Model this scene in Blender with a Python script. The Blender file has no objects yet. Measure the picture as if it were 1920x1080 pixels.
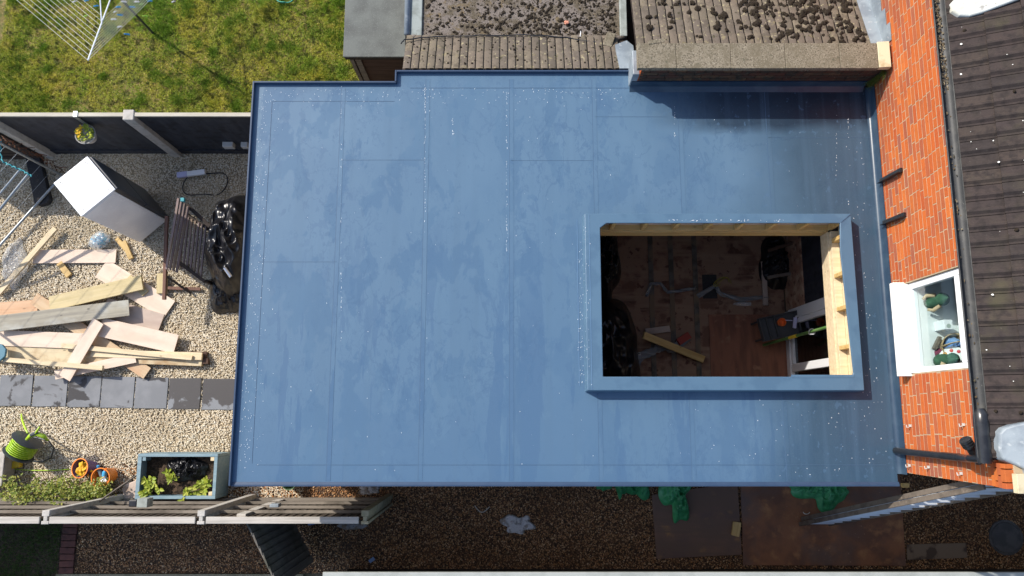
import bpy, bmesh, math, random
import numpy as np
from mathutils import Vector, Matrix, noise, Euler

sc = bpy.context.scene
COL = sc.collection
R = math.radians

# ------------------------------------------------------------------ camera
FPX, TILT, CAMH = 1400.0, R(9.4), 12.0
cam = bpy.data.cameras.new("camera")
cam.sensor_width = 36.0
cam.lens = FPX / 1920 * 36.0
cam.clip_start, cam.clip_end = 0.1, 500
camo = bpy.data.objects.new("camera", cam)
COL.objects.link(camo)
camo.location = (0, 0, CAMH)
camo.rotation_euler = (TILT, 0, 0)
sc.camera = camo
sc.render.resolution_x, sc.render.resolution_y = 1024, 576

# ------------------------------------------------------------------ sun and sky
SUN_EL = R(40)
SD = Vector((0.83, -0.56)).normalized()             # way the sunlight travels over the ground
w = bpy.data.worlds.new("World")
sc.world = w
w.use_nodes = True
nt = w.node_tree
bg = nt.nodes["Background"]
sky = nt.nodes.new("ShaderNodeTexSky")
sky.sky_type = 'NISHITA'
sky.sun_disc = False
sky.sun_elevation = SUN_EL
sky.sun_rotation = math.atan2(-SD.x, -SD.y) % (2 * math.pi)
sky.air_density = 1.0
sky.dust_density = 1.5
nt.links.new(sky.outputs[0], bg.inputs[0])
bg.inputs[1].default_value = 0.15
sl = bpy.data.lights.new("sun", 'SUN')
sl.energy = 3.75
sl.angle = R(0.55)
sl.color = (1.0, 0.94, 0.85)
so = bpy.data.objects.new("sun", sl)
COL.objects.link(so)
so.location = (-8, 6, 20)
d3 = Vector((SD.x * math.cos(SUN_EL), SD.y * math.cos(SUN_EL), -math.sin(SUN_EL)))
so.rotation_euler = d3.to_track_quat('-Z', 'Y').to_euler()

vs = sc.view_settings
vs.view_transform = 'Standard'
vs.look = 'None'
vs.exposure = 0.54
vs.gamma = 1.0
vs.use_curve_mapping = False
sc.cycles.max_bounces = 8
sc.cycles.diffuse_bounces = 4
sc.cycles.transparent_max_bounces = 12

# ------------------------------------------------------------------ helpers
CT, ST = math.cos(TILT), math.sin(TILT)


def at(px, py, z):
    """photo pixel -> the point at height z"""
    x = (px - 960) / FPX
    y = -(py - 540) / FPX
    Y = y * CT + ST
    Z = y * ST - CT
    k = (CAMH - z) / -Z
    return Vector((x * k, Y * k, z))


def setp(o, label=None, cat=None, group=None, kind=None):
    if label: o['label'] = label
    if cat: o['category'] = cat
    if group: o['group'] = group
    if kind: o['kind'] = kind
    return o


WL = {}


def thing(name, label, cat, loc, group=None):
    o = bpy.data.objects.new(name, None)
    o.empty_display_size = 0.1
    COL.objects.link(o)
    o.location = loc
    WL[o.as_pointer()] = Vector(loc)
    return setp(o, label, cat, group)


def V(*a):
    return Vector(a)


class MB:
    def __init__(s):
        s.v, s.f = [], []

    def add(s, vs, fs):
        b = len(s.v)
        s.v += [tuple(v) for v in vs]
        s.f += [tuple(i + b for i in f) for f in fs]
        return s

    def boxm(s, m, sx, sy, sz):
        c = [(-1, -1, -1), (1, -1, -1), (1, 1, -1), (-1, 1, -1), (-1, -1, 1), (1, -1, 1), (1, 1, 1), (-1, 1, 1)]
        vs = [m @ Vector((a * sx / 2, b * sy / 2, d * sz / 2)) for a, b, d in c]
        return s.add(vs, [(3, 2, 1, 0), (4, 5, 6, 7), (0, 1, 5, 4), (1, 2, 6, 5), (2, 3, 7, 6), (3, 0, 4, 7)])

    def box(s, x0, x1, y0, y1, z0, z1):
        return s.boxm(Matrix.Translation(((x0 + x1) / 2, (y0 + y1) / 2, (z0 + z1) / 2)), x1 - x0, y1 - y0, z1 - z0)

    def bar(s, a, b, wd, th, up=(0, 0, 1)):
        a, b = Vector(a), Vector(b)
        x = (b - a).normalized()
        u = Vector(up)
        y = u.cross(x)
        if y.length < 1e-4: y = Vector((0, 1, 0)).cross(x)
        y.normalize()
        z = x.cross(y)
        m = Matrix((x, y, z)).transposed().to_4x4()
        m.translation = (a + b) / 2
        return s.boxm(m, (b - a).length, wd, th)

    def tube(s, pts, r, n=8, cap=True):
        pts = [Vector(p) for p in pts]
        rs = r if isinstance(r, (list, tuple)) else [r] * len(pts)
        rings = []
        prev = None
        for i, p in enumerate(pts):
            t = (pts[min(i + 1, len(pts) - 1)] - pts[max(i - 1, 0)]).normalized()
            if prev is None:
                u = t.orthogonal().normalized()
            else:
                u = (prev - t * prev.dot(t))
                u = u.normalized() if u.length > 1e-5 else t.orthogonal().normalized()
            prev = u
            q = t.cross(u)
            rings.append([p + (u * math.cos(2 * math.pi * k / n) + q * math.sin(2 * math.pi * k / n)) * rs[i] for k in range(n)])
        vs = [v for rg in rings for v in rg]
        fs = []
        for i in range(len(rings) - 1):
            for k in range(n):
                a, b = i * n + k, i * n + (k + 1) % n
                fs.append((a, b, b + n, a + n))
        if cap:
            fs.append(tuple(range(n - 1, -1, -1)))
            fs.append(tuple(range((len(rings) - 1) * n, len(rings) * n)))
        return s.add(vs, fs)

    def prism(s, poly, z0, z1):
        n = len(poly)
        f0 = (lambda p: z0) if not callable(z0) else z0
        f1 = (lambda p: z1) if not callable(z1) else z1
        ar = sum(poly[i][0] * poly[(i + 1) % n][1] - poly[(i + 1) % n][0] * poly[i][1] for i in range(n))
        if ar < 0: poly = poly[::-1]
        vs = [(p[0], p[1], f0(p)) for p in poly] + [(p[0], p[1], f1(p)) for p in poly]
        fs = [tuple(range(n - 1, -1, -1)), tuple(range(n, 2 * n))]
        fs += [(i, (i + 1) % n, n + (i + 1) % n, n + i) for i in range(n)]
        return s.add(vs, fs)

    def extr(s, prof, a, b, ux, uz):
        """profile (list of 2-D points) swept from a to b; closed solid"""
        n = len(prof)
        a, b, ux, uz = Vector(a), Vector(b), Vector(ux), Vector(uz)
        vs = [a + ux * p[0] + uz * p[1] for p in prof] + [b + ux * p[0] + uz * p[1] for p in prof]
        fs = [tuple(range(n)), tuple(range(2 * n - 1, n - 1, -1))]
        fs += [(i, n + i, n + (i + 1) % n, (i + 1) % n) for i in range(n)]
        return s.add(vs, fs)

    def lathe(s, prof, m=None, n=20):
        m = m or Matrix.Identity(4)
        vs, fs = [], []
        for r, z in prof:
            for k in range(n):
                a = 2 * math.pi * k / n
                vs.append(m @ Vector((r * math.cos(a), r * math.sin(a), z)))
        for i in range(len(prof) - 1):
            for k in range(n):
                a, b = i * n + k, i * n + (k + 1) % n
                fs.append((a, b, b + n, a + n))
        return s.add(vs, fs)

    def ball(s, c, rx, ry=None, rz=None, sub=2, jit=0, seed=0):
        bm = bmesh.new()
        bmesh.ops.create_icosphere(bm, subdivisions=sub, radius=1)
        ry = ry or rx
        rz = rz or rx
        vs = []
        for v in bm.verts:
            k = 1 + jit * noise.noise(v.co * 2.3 + Vector((seed * 7.1, 0, 0)))
            vs.append((c[0] + v.co.x * rx * k, c[1] + v.co.y * ry * k, c[2] + v.co.z * rz * k))
        fs = [tuple(v.index for v in f.verts) for f in bm.faces]
        bm.free()
        return s.add(vs, fs)

    def leaf(s, p, d, up, L, W, fold=0.25):
        d = Vector(d).normalized()
        sd = d.cross(Vector(up))
        if sd.length < 1e-3: sd = d.orthogonal()
        sd.normalize()
        n = sd.cross(d)
        p = Vector(p)
        e = [p, p + d * L * .35 + sd * W * .5 + n * W * fold, p + d * L * .75 + sd * W * .38 + n * W * fold * .7, p + d * L,
             p + d * L * .75 - sd * W * .38 + n * W * fold * .7, p + d * L * .35 - sd * W * .5 + n * W * fold, p + d * L * .5]
        return s.add(e, [(0, 1, 6), (1, 2, 6), (2, 3, 6), (3, 4, 6), (4, 5, 6), (5, 0, 6)])

    def build(s, name, mat, parent=None, origin=None, smooth=False, bevel=0, angle=40, seg=2):
        vs = np.array(s.v, dtype=float)
        if origin is None:
            origin = Vector(((vs[:, 0].min() + vs[:, 0].max()) / 2, (vs[:, 1].min() + vs[:, 1].max()) / 2, vs[:, 2].min()))
        origin = Vector(origin)
        me = bpy.data.meshes.new(name)
        me.from_pydata([tuple(a) for a in (vs - np.array(origin))], [], s.f)
        me.update()
        o = bpy.data.objects.new(name, me)
        COL.objects.link(o)
        if mat: me.materials.append(mat)
        if parent is not None:
            o.parent = parent
            o.location = origin - WL[parent.as_pointer()]
        else:
            o.location = origin
        WL[o.as_pointer()] = origin
        if smooth:
            me.polygons.foreach_set('use_smooth', [True] * len(me.polygons))
            if smooth != 'all':
                md = o.modifiers.new('edges', 'EDGE_SPLIT')
                md.split_angle = R(angle)
        if bevel:
            md = o.modifiers.new('bevel', 'BEVEL')
            md.width = bevel
            md.segments = seg
            md.limit_method = 'ANGLE'
            md.angle_limit = R(35)
        return o


def fast_mesh(name, V_, F_, mat, kind='stuff', parent=None, smooth=False):
    """numpy triangles -> one object"""
    me = bpy.data.meshes.new(name)
    nv, nf = len(V_), len(F_)
    me.vertices.add(nv)
    me.vertices.foreach_set('co', V_.astype(np.float32).ravel())
    me.loops.add(nf * 3)
    me.loops.foreach_set('vertex_index', F_.astype(np.int32).ravel())
    me.polygons.add(nf)
    me.polygons.foreach_set('loop_start', np.arange(0, nf * 3, 3, dtype=np.int32))
    if smooth: me.polygons.foreach_set('use_smooth', np.ones(nf, dtype=bool))
    me.update(calc_edges=True)
    me.validate()
    me.materials.append(mat)
    o = bpy.data.objects.new(name, me)
    COL.objects.link(o)
    if parent is not None:
        o.parent = parent
        o.location = -WL[parent.as_pointer()]
    o['kind'] = kind
    return o


def copy_tree(o, delta=None, parent=None, **kw):
    c = o.copy()
    COL.objects.link(c)
    if parent is not None: c.parent = parent
    if delta is not None: c.location = o.location + Vector(delta)
    for ch in list(o.children): copy_tree(ch, None, c)
    for k, v in kw.items(): c[k] = v
    return c


# ------------------------------------------------------------------ materials
def mat(name, col, rough=.7, layers=(), bump=(), spec=.4, metal=0, isl=None, rl=(), coat=0, trans=0, alpha=None, sss=0):
    """col: base; isl: colours picked per mesh island; layers: (scale, colour, lo, hi[, opts]);
    bump: (scale, strength, dist[, opts]); rl: (scale, rough, lo, hi[, opts])"""
    m = bpy.data.materials.new(name)
    m.use_nodes = True
    n = m.node_tree.nodes
    L = m.node_tree.links.new
    b = n['Principled BSDF']
    tc = n.new('ShaderNodeTexCoord')
    oi = n.new('ShaderNodeObjectInfo')
    mul = n.new('ShaderNodeMath'); mul.operation = 'MULTIPLY'; mul.inputs[1].default_value = 23.7
    L(oi.outputs['Random'], mul.inputs[0])
    ad = n.new('ShaderNodeVectorMath'); ad.operation = 'ADD'
    L(tc.outputs['Object'], ad.inputs[0]); L(mul.outputs[0], ad.inputs[1])
    vec0 = ad.outputs[0]

    def tex(scale, op):
        vec = vec0 if not op.get('fixed') else tc.outputs['Object']
        st = op.get('st')
        if st or op.get('rot'):
            mp = n.new('ShaderNodeMapping')
            if st: mp.inputs['Scale'].default_value = st
            if op.get('rot'): mp.inputs['Rotation'].default_value = op['rot']
            L(vec, mp.inputs['Vector'])
            vec = mp.outputs[0]
        k = op.get('k', 'noise')
        if k == 'band':
            t = n.new('ShaderNodeTexNoise')
            t.inputs['Scale'].default_value = scale
            t.inputs['Detail'].default_value = op.get('d', 5)
            t.inputs['Roughness'].default_value = op.get('r', .6)
            t.inputs['Distortion'].default_value = op.get('dist', .2)
            L(vec, t.inputs['Vector'])
            m1 = n.new('ShaderNodeMath'); m1.operation = 'SUBTRACT'; m1.inputs[1].default_value = op.get('c', .5)
            L(t.outputs['Fac'], m1.inputs[0])
            m2 = n.new('ShaderNodeMath'); m2.operation = 'ABSOLUTE'
            L(m1.outputs[0], m2.inputs[0])
            return m2.outputs[0]
        if k == 'noise':
            t = n.new('ShaderNodeTexNoise')
            t.inputs['Scale'].default_value = scale
            t.inputs['Detail'].default_value = op.get('d', 4)
            t.inputs['Roughness'].default_value = op.get('r', .55)
            t.inputs['Distortion'].default_value = op.get('dist', 0)
            L(vec, t.inputs['Vector'])
            return t.outputs['Fac']
        if k == 'vor':
            t = n.new('ShaderNodeTexVoronoi')
            t.inputs['Scale'].default_value = scale
            t.inputs['Randomness'].default_value = 1
            if op.get('warp'):
                nz = n.new('ShaderNodeTexNoise'); nz.inputs['Scale'].default_value = scale * 1.5
                L(vec, nz.inputs['Vector'])
                mx = n.new('ShaderNodeVectorMath'); mx.operation = 'MULTIPLY_ADD'
                L(nz.outputs['Color'], mx.inputs[0]); mx.inputs[1].default_value = (op['warp'],) * 3; L(vec, mx.inputs[2])
                vec = mx.outputs[0]
            L(vec, t.inputs['Vector'])
            return t.outputs['Distance']
        if k == 'wave':
            t = n.new('ShaderNodeTexWave')
            t.wave_type = op.get('wt', 'BANDS')
            t.bands_direction = op.get('bd', 'X')
            t.inputs['Scale'].default_value = scale
            t.inputs['Distortion'].default_value = op.get('dist', 2)
            t.inputs['Detail'].default_value = op.get('d', 3)
            L(vec, t.inputs['Vector'])
            return t.outputs['Fac']
        if k == 'gx' or k == 'gy' or k == 'gz':
            sp = n.new('ShaderNodeSeparateXYZ'); L(vec, sp.inputs[0])
            nz = n.new('ShaderNodeTexNoise'); nz.inputs['Scale'].default_value = op.get('ns', 2); nz.inputs['Detail'].default_value = 5
            L(vec, nz.inputs['Vector'])
            ma = n.new('ShaderNodeMath'); ma.operation = 'MULTIPLY_ADD'
            L(nz.outputs['Fac'], ma.inputs[0]); ma.inputs[1].default_value = op.get('na', .6)
            L(sp.outputs['XYZ'.index(k[1].upper())], ma.inputs[2])
            return ma.outputs[0]

    def rng(sock, lo, hi):
        r = n.new('ShaderNodeMapRange')
        r.inputs['From Min'].default_value = lo
        r.inputs['From Max'].default_value = hi
        L(sock, r.inputs['Value'])
        return r.outputs[0]

    if isl:
        g = n.new('ShaderNodeNewGeometry')
        rp = n.new('ShaderNodeValToRGB')
        cr = rp.color_ramp
        while len(cr.elements) < len(isl): cr.elements.new(.5)
        for i, c in enumerate(isl):
            cr.elements[i].position = i / max(1, len(isl) - 1)
            cr.elements[i].color = (*c, 1)
        L(g.outputs['Random Per Island'], rp.inputs[0])
        cur = rp.outputs[0]
    else:
        rg = n.new('ShaderNodeRGB'); rg.outputs[0].default_value = (*col, 1)
        cur = rg.outputs[0]
    for ly in layers:
        op = ly[4] if len(ly) > 4 else {}
        f = rng(tex(ly[0], op), ly[2], ly[3])
        if op.get('mask'):
            mk = op['mask']
            f2 = rng(tex(mk[0], mk[3] if len(mk) > 3 else {}), mk[1], mk[2])
            mm = n.new('ShaderNodeMath'); mm.operation = 'MULTIPLY'
            L(f, mm.inputs[0]); L(f2, mm.inputs[1]); f = mm.outputs[0]
        if op.get('amt'):
            mm = n.new('ShaderNodeMath'); mm.operation = 'MULTIPLY'; mm.inputs[1].default_value = op['amt']
            L(f, mm.inputs[0]); f = mm.outputs[0]
        mx = n.new('ShaderNodeMix'); mx.data_type = 'RGBA'
        mx.blend_type = op.get('blend', 'MIX')
        L(f, mx.inputs[0]); L(cur, mx.inputs[6]); mx.inputs[7].default_value = (*ly[1], 1)
        cur = mx.outputs[2]
    L(cur, b.inputs['Base Color'])
    b.inputs['Roughness'].default_value = rough
    if rl:
        rcur = None
        for ly in rl:
            op = ly[4] if len(ly) > 4 else {}
            f = rng(tex(ly[0], op), ly[2], ly[3])
            mx = n.new('ShaderNodeMix'); mx.data_type = 'FLOAT'
            L(f, mx.inputs[0])
            if rcur is None: mx.inputs[2].default_value = rough
            else: L(rcur, mx.inputs[2])
            mx.inputs[3].default_value = ly[1]
            rcur = mx.outputs[0]
        L(rcur, b.inputs['Roughness'])
    b.inputs['Specular IOR Level'].default_value = spec
    b.inputs['Metallic'].default_value = metal
    if coat:
        b.inputs['Coat Weight'].default_value = coat
        b.inputs['Coat Roughness'].default_value = .1
    prev = None
    for bp in bump:
        op = bp[3] if len(bp) > 3 else {}
        bn = n.new('ShaderNodeBump')
        bn.inputs['Strength'].default_value = bp[1]
        bn.inputs['Distance'].default_value = bp[2]
        h = tex(bp[0], op)
        if 'lo' in op: h = rng(h, op['lo'], op['hi'])
        L(h, bn.inputs['Height'])
        if prev: L(prev, bn.inputs['Normal'])
        prev = bn.outputs[0]
    if prev: L(prev, b.inputs['Normal'])
    if trans: b.inputs['Transmission Weight'].default_value = trans
    out = n['Material Output']
    if sss or alpha is not None:
        ms = n.new('ShaderNodeMixShader')
        if sss:
            tl = n.new('ShaderNodeBsdfTranslucent'); L(cur, tl.inputs[0]); ms.inputs[0].default_value = sss
        else:
            tl = n.new('ShaderNodeBsdfTransparent'); ms.inputs[0].default_value = 1 - alpha
        L(b.outputs[0], ms.inputs[1]); L(tl.outputs[0], ms.inputs[2]); L(ms.outputs[0], out.inputs[0])
    return m


def glass_mat(name, tint=(.9, .95, .95), ior=1.5):
    m = bpy.data.materials.new(name)
    m.use_nodes = True
    n = m.node_tree.nodes; L = m.node_tree.links.new
    n.remove(n['Principled BSDF'])
    lw = n.new('ShaderNodeLayerWeight'); lw.inputs[0].default_value = .5
    pw_ = n.new('ShaderNodeMath'); pw_.operation = 'POWER'; pw_.inputs[1].default_value = 4.0
    L(lw.outputs['Facing'], pw_.inputs[0])
    f = n.new('ShaderNodeMath'); f.operation = 'MULTIPLY_ADD'; f.inputs[1].default_value = .9; f.inputs[2].default_value = .03
    L(pw_.outputs[0], f.inputs[0])
    t = n.new('ShaderNodeBsdfTransparent'); t.inputs[0].default_value = (*tint, 1)
    g = n.new('ShaderNodeBsdfGlossy'); g.inputs['Roughness'].default_value = .02
    x = n.new('ShaderNodeMixShader')
    L(f.outputs[0], x.inputs[0]); L(t.outputs[0], x.inputs[1]); L(g.outputs[0], x.inputs[2])
    L(x.outputs[0], n['Material Output'].inputs[0])
    return m


def wood(name, c1, c2, rough=.75, knots=True, dirt=None, st=(1.2, 22, 22)):
    ly = [(1.0, c2, .38, .68, {'st': st, 'd': 5, 'dist': .5})]
    if knots: ly.append((3.2, tuple(x * .55 for x in c2), .10, .05, {'k': 'vor', 'st': (1, 2.2, 2.2)}))
    ly.append((5, tuple(x * .72 for x in c1), .5, .8, {'amt': .7}))
    if dirt: ly.append((2.1, dirt, .5, .66, {'amt': .9}))
    return mat(name, c1, rough, ly, [(3, .25, .004, {'st': st})])


SK = {'st': (1, .55, 1)}
TL_ = (0, 1.2, 3.9, {'k': 'gy', 'fixed': 1, 'ns': .7, 'na': 1.6})
LOW_ = (0, 3.4, 1.6, {'k': 'gy', 'fixed': 1, 'ns': .8, 'na': 1.6})
m_memb = mat('roof membrane', (0.0801, 0.148, 0.23), .4, [
    (.8, (0.106, 0.182, 0.262), .34, .62, {'d': 3, 'mask': TL_, 'amt': .75}),
    (1.1, (0.0862, 0.155, 0.235), .40, .62, {'d': 3, 'st': (1, .6, 1)}),
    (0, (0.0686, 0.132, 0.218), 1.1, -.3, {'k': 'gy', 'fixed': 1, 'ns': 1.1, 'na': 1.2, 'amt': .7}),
    (2.3, (0.0651, 0.126, 0.212), .532, .541, {'st': (1.25, .62, 1), 'd': 11, 'r': .64, 'dist': .35, 'amt': .5, 'mask': (.45, .42, .58)}),
    (6.0, (0.0669, 0.128, 0.214), .575, .583, {'st': (1.2, .75, 1), 'd': 9, 'r': .62, 'dist': .3, 'amt': .55, 'mask': (.6, .46, .58)}),
    (1.5, (0.0933, 0.166, 0.244), .555, .563, {'st': (1.2, .6, 1), 'd': 11, 'r': .64, 'dist': .35, 'amt': .35}),
    (1.25, (0.0634, 0.124, 0.211), .545, .556, {'st': (2.8, .3, 1), 'd': 11, 'r': .64, 'dist': .15, 'amt': .8, 'mask': LOW_}),
    (2.3, (0.0598, 0.116, 0.198), .015, .007, {'k': 'band', 'st': (1.3, .75, 1), 'd': 5, 'r': .55, 'dist': .5, 'amt': .5, 'mask': (.7, .5, .56)}),
    (4.6, (0.0616, 0.119, 0.202), .017, .008, {'k': 'band', 'st': (1.6, .8, 1), 'd': 5, 'c': .47, 'amt': .45, 'mask': (.9, .52, .58)}),
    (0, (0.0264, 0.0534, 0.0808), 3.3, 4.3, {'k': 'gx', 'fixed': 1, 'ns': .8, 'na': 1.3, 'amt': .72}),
    (0, (0.0106, 0.0196, 0.0352), 3.60, 3.74, {'k': 'gy', 'fixed': 1, 'ns': 1.6, 'na': .25, 'amt': .8, 'mask': (0, 2.0, 2.9, {'k': 'gx', 'fixed': 1, 'ns': 2, 'na': .5})}),  # deepens the parapet's cast shadow on the wet membrane, shade put into colour
    (1.0, (0.0748, 0.135, 0.207), .5, .7, {'st': (7, .25, 1), 'd': 3, 'amt': .35}),
    (14, (0.0686, 0.13, 0.211), .64, .66, {'st': (1, .7, 1), 'd': 4, 'amt': .5}),
    (60, (0.101, 0.171, 0.251), .62, .75, {'amt': .3}),
], [(45, .06, .003), (1.6, .05, .02, {'st': (1.2, .5, 1)})], spec=.35,
    rl=[(2.3, .32, .532, .541, {'st': (1.25, .62, 1), 'd': 11, 'r': .64, 'dist': .35})])
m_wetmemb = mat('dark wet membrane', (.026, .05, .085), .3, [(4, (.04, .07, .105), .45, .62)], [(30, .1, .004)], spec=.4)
m_memb2 = mat('kerb membrane', (0.081, 0.149, 0.222), .42, [(3, (0.0686, 0.13, 0.201), .5, .6, {'d': 6}), (40, (0.0986, 0.169, 0.241), .6, .75, {'amt': .4})], [(40, .08, .003), (6, .12, .01)], spec=.35)
m_seam = mat('membrane seam', (.122, .212, .335), .4, [(4, (.108, .195, .32), .45, .6)], [(50, .1, .003)], spec=.35)
m_seamline = mat('seam line', (.056, .107, .18), .5)
m_trim = mat('edge trim', (0.03, 0.055, 0.104), .4, [(5, (0.035, 0.0625, 0.114), .4, .6)], spec=.4)
m_fleck = mat('lime glint fleck', (.75, .8, .84), .4)
m_brick = mat('brick', (0, 0, 0), .8, [(1.6, (.3, .08, .035), .52, .72, {'fixed': 1, 'd': 6, 'amt': .55}), (5, (.2, .07, .04), .6, .72, {'fixed': 1, 'd': 5, 'amt': .5}), (26, (.2, .055, .03), .58, .75, {'amt': .5}), (3, (.42, .1, .035), .5, .7, {'amt': .4}), (70, (.5, .3, .2), .7, .8, {'amt': .25})],
              [(60, .3, .003)], spec=.2,
              isl=[(.42, .1, .026), (.49, .12, .028), (.38, .08, .026), (.52, .145, .035), (.45, .108, .027), (.30, .085, .045), (.48, .125, .027), (.27, .095, .062), (.46, .105, .026)])
m_mortar = mat('mortar', (0.423, 0.325, 0.212), .9, [(8, (0.282, 0.198, 0.141), .5, .7)], [(80, .4, .003)])
m_darkbrick = mat('shade toned brick', (0, 0, 0), .85, [(9, (.03, .03, .022), .45, .65), (30, (.09, .08, .05), .6, .7)], [(50, .4, .004)],  # the parapet face's shade is put into this dark brick colour
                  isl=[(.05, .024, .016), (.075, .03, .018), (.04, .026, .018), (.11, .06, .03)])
m_cope = mat('coping stone', (0.218, 0.186, 0.133), .9, [(55, (0.0924, 0.0768, 0.0522), .5, .6), (6, (0.145, 0.122, 0.0812), .45, .65), (75, (0.363, 0.32, 0.244), .6, .68), (14, (0.106, 0.096, 0.0638), .62, .7)],
             [(60, .6, .006), (9, .2, .01)])
m_cream = mat('cream stone', (.6, .52, .35), .85, [(9, (.42, .34, .2), .5, .7)], [(40, .3, .004)])
m_tile = mat('concrete roof tile', (0, 0, 0), .85, [(14, (0.0288, 0.0225, 0.0212), .45, .65), (4, (0.0513, 0.0431, 0.0322), .5, .7, {'amt': .6}), (40, (0.0684, 0.0582, 0.0493), .64, .75), (2.2, (0.0684, 0.0616, 0.0342), .58, .72, {'amt': .6})],
             [(70, .5, .004), (11, .15, .01)], spec=.25, isl=[(0.0425, 0.0322, 0.0301), (0.0493, 0.0362, 0.0328), (0.0369, 0.0294, 0.0281), (0.0548, 0.0411, 0.0342), (0.0452, 0.0342, 0.0328)])
m_oldtile = mat('weathered roof tile', (0, 0, 0), .9, [(12, (0.0818, 0.066, 0.0486), .5, .66, {'amt': .7}), (22, (0.29, 0.25, 0.152), .62, .66), (18, (0.0441, 0.0396, 0.0212), .62, .68), (50, (0.0629, 0.0528, 0.0364), .6, .7, {'amt': .6}), (9, (0.214, 0.178, 0.103), .62, .7)],
                [(60, .5, .005)], isl=[(0.125, 0.102, 0.0789), (0.158, 0.125, 0.0941), (0.101, 0.0825, 0.0638), (0.177, 0.145, 0.103), (0.132, 0.106, 0.085), (0.114, 0.0923, 0.0698)])
m_lead = mat('lead sheet', (0.24, 0.28, 0.312), .5, [(5, (0.176, 0.208, 0.24), .45, .6), (16, (0.336, 0.368, 0.384), .6, .7)], [(8, .3, .015)], spec=.5)
m_whitelead = mat('pale cement flaunching', (.5, .52, .5), .85, [(4, (.5, .47, .38), .55, .7), (9, (.28, .27, .25), .62, .72), (20, (.3, .28, .24), .68, .73)], [(14, .3, .01)])
m_upvc = mat('white plastic', (.82, .83, .84), .3, [(6, (.66, .65, .62), .62, .75, {'amt': .5})], spec=.5)
m_sillpaint = mat('white painted sill', (.8, .78, .74), .5, [(9, (.5, .46, .4), .66, .72)], [(25, .1, .004)])
m_clip = mat('grey white clip', (.5, .49, .46), .6)
m_gutter = mat('grey gutter', (0.0432, 0.0446, 0.0461), .55, [(9, (0.072, 0.072, 0.0684), .5, .7), (30, (0.115, 0.115, 0.108), .66, .72)], [(20, .1, .004)])
m_black = mat('black plastic pipe', (.014, .015, .018), .28, [(8, (.03, .032, .036), .5, .7)], spec=.5)
m_debris = mat('leaf debris', (0, 0, 0), .95, isl=[(.05, .035, .02), (.16, .12, .07), (.09, .06, .03), (.3, .25, .17), (.04, .035, .02)])
m_moss = mat('roof moss', (0.0225, 0.0144, 0.00756), .95, [(30, (0.0375, 0.027, 0.0118), .5, .65), (90, (0.01, 0.00675, 0.0042), .5, .6)], [(60, .8, .01)])
m_mossy = mat('mossy felt', (0.186, 0.156, 0.134), .95, [(4.5, (0.105, 0.084, 0.056), .48, .56, {'d': 8, 'r': .75}), (28, (0.0465, 0.036, 0.0224), .54, .62, {'d': 6, 'r': .7}), (60, (0.248, 0.216, 0.168), .62, .68), (10, (0.161, 0.12, 0.0672), .58, .66)],
               [(50, .9, .012), (130, .5, .005)])
m_felt = mat('grey felt', (0.145, 0.154, 0.142), .9, [(3, (0.106, 0.11, 0.103), .42, .62, {'d': 7}), (90, (0.212, 0.229, 0.206), .58, .7), (1.1, (0.17, 0.176, 0.155), .5, .6, {'st': (2, .6, 1)})], [(120, .5, .003)])
m_felt2 = mat('pale felt edge', (.3, .33, .31), .9, [(9, (.22, .24, .22), .45, .65), (70, (.12, .11, .09), .66, .7)], [(80, .3, .003)])
m_dwood = mat('dark stained wood', (.028, .02, .016), .8, [(1, (.05, .035, .027), .4, .7, {'st': (2, 30, 30)})], [(3, .3, .004, {'st': (1, 30, 30)})])
m_shed = mat('shed board', (.06, .035, .025), .8, [(1, (.1, .06, .045), .42, .7, {'st': (2, 30, 30)})], [(3, .3, .004, {'st': (1, 30, 30)})])
m_navy = mat('navy fence board', (.026, .03, .042), .62, [(1, (.055, .06, .072), .45, .75, {'st': (9, 9, .7), 'd': 6}), (7, (.012, .012, .016), .5, .7)], [(3, .25, .004, {'st': (20, 20, 1)})])
m_rail = wood('pale weathered rail', (.5, .46, .38), (.4, .36, .29), knots=False)
m_conc = mat('concrete post', (.46, .43, .39), .9, [(12, (.36, .34, .3), .45, .65), (60, (.55, .52, .47), .6, .7)], [(50, .4, .004)])
m_greywood = wood('silvered wood', (0.229, 0.198, 0.163), (0.132, 0.11, 0.088), knots=False, dirt=(0.0792, 0.066, 0.051))
m_pale_dark = wood('shade toned fence board', (0.077, 0.0595, 0.0455), (0.0525, 0.0385, 0.0294), knots=False, dirt=(0.035, 0.028, 0.021), st=(14, 14, .8))  # boards darkened in colour to stand in for shade between the rails
m_caprail = wood('bleached wood', (.48, .44, .39), (.33, .3, .26), knots=False)
m_gate = wood('damp gate board', (0.15, 0.136, 0.116), (0.09, 0.08, 0.068), dirt=(0.06, 0.06, 0.044), st=(14, 14, .8))
m_pine = wood('yellow pine', (.60, .42, .17), (.47, .29, .095), .6)
m_pine2 = wood('pale pine', (.68, .56, .37), (.58, .45, .27), .65)
m_ply = wood('pink plywood', (.70, .57, .46), (.63, .49, .38), .7, knots=False, st=(1.4, 9, 9))
m_ply2 = wood('wet plywood', (.5, .4, .33), (.43, .33, .27), .7, knots=False, dirt=(.27, .21, .18), st=(1.4, 9, 9))
m_tan = wood('tan board', (.56, .42, .27), (.48, .34, .2), .7, dirt=(.5, .3, .17))
m_orange = wood('orange stained board', (.6, .4, .25), (.53, .3, .17), .7)
m_green = wood('green treated timber', (.56, .46, .26), (.47, .38, .19), .7)
m_grey = wood('grey weathered plank', (.36, .33, .26), (.25, .23, .19), .8, dirt=(.42, .42, .38))
m_stain = wood('stained pine', (.62, .52, .34), (.53, .43, .27), .7, dirt=(.3, .17, .07))
m_endwood = wood('dark sawn wood', (.1, .055, .035), (.06, .03, .02), .8, knots=False)
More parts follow.
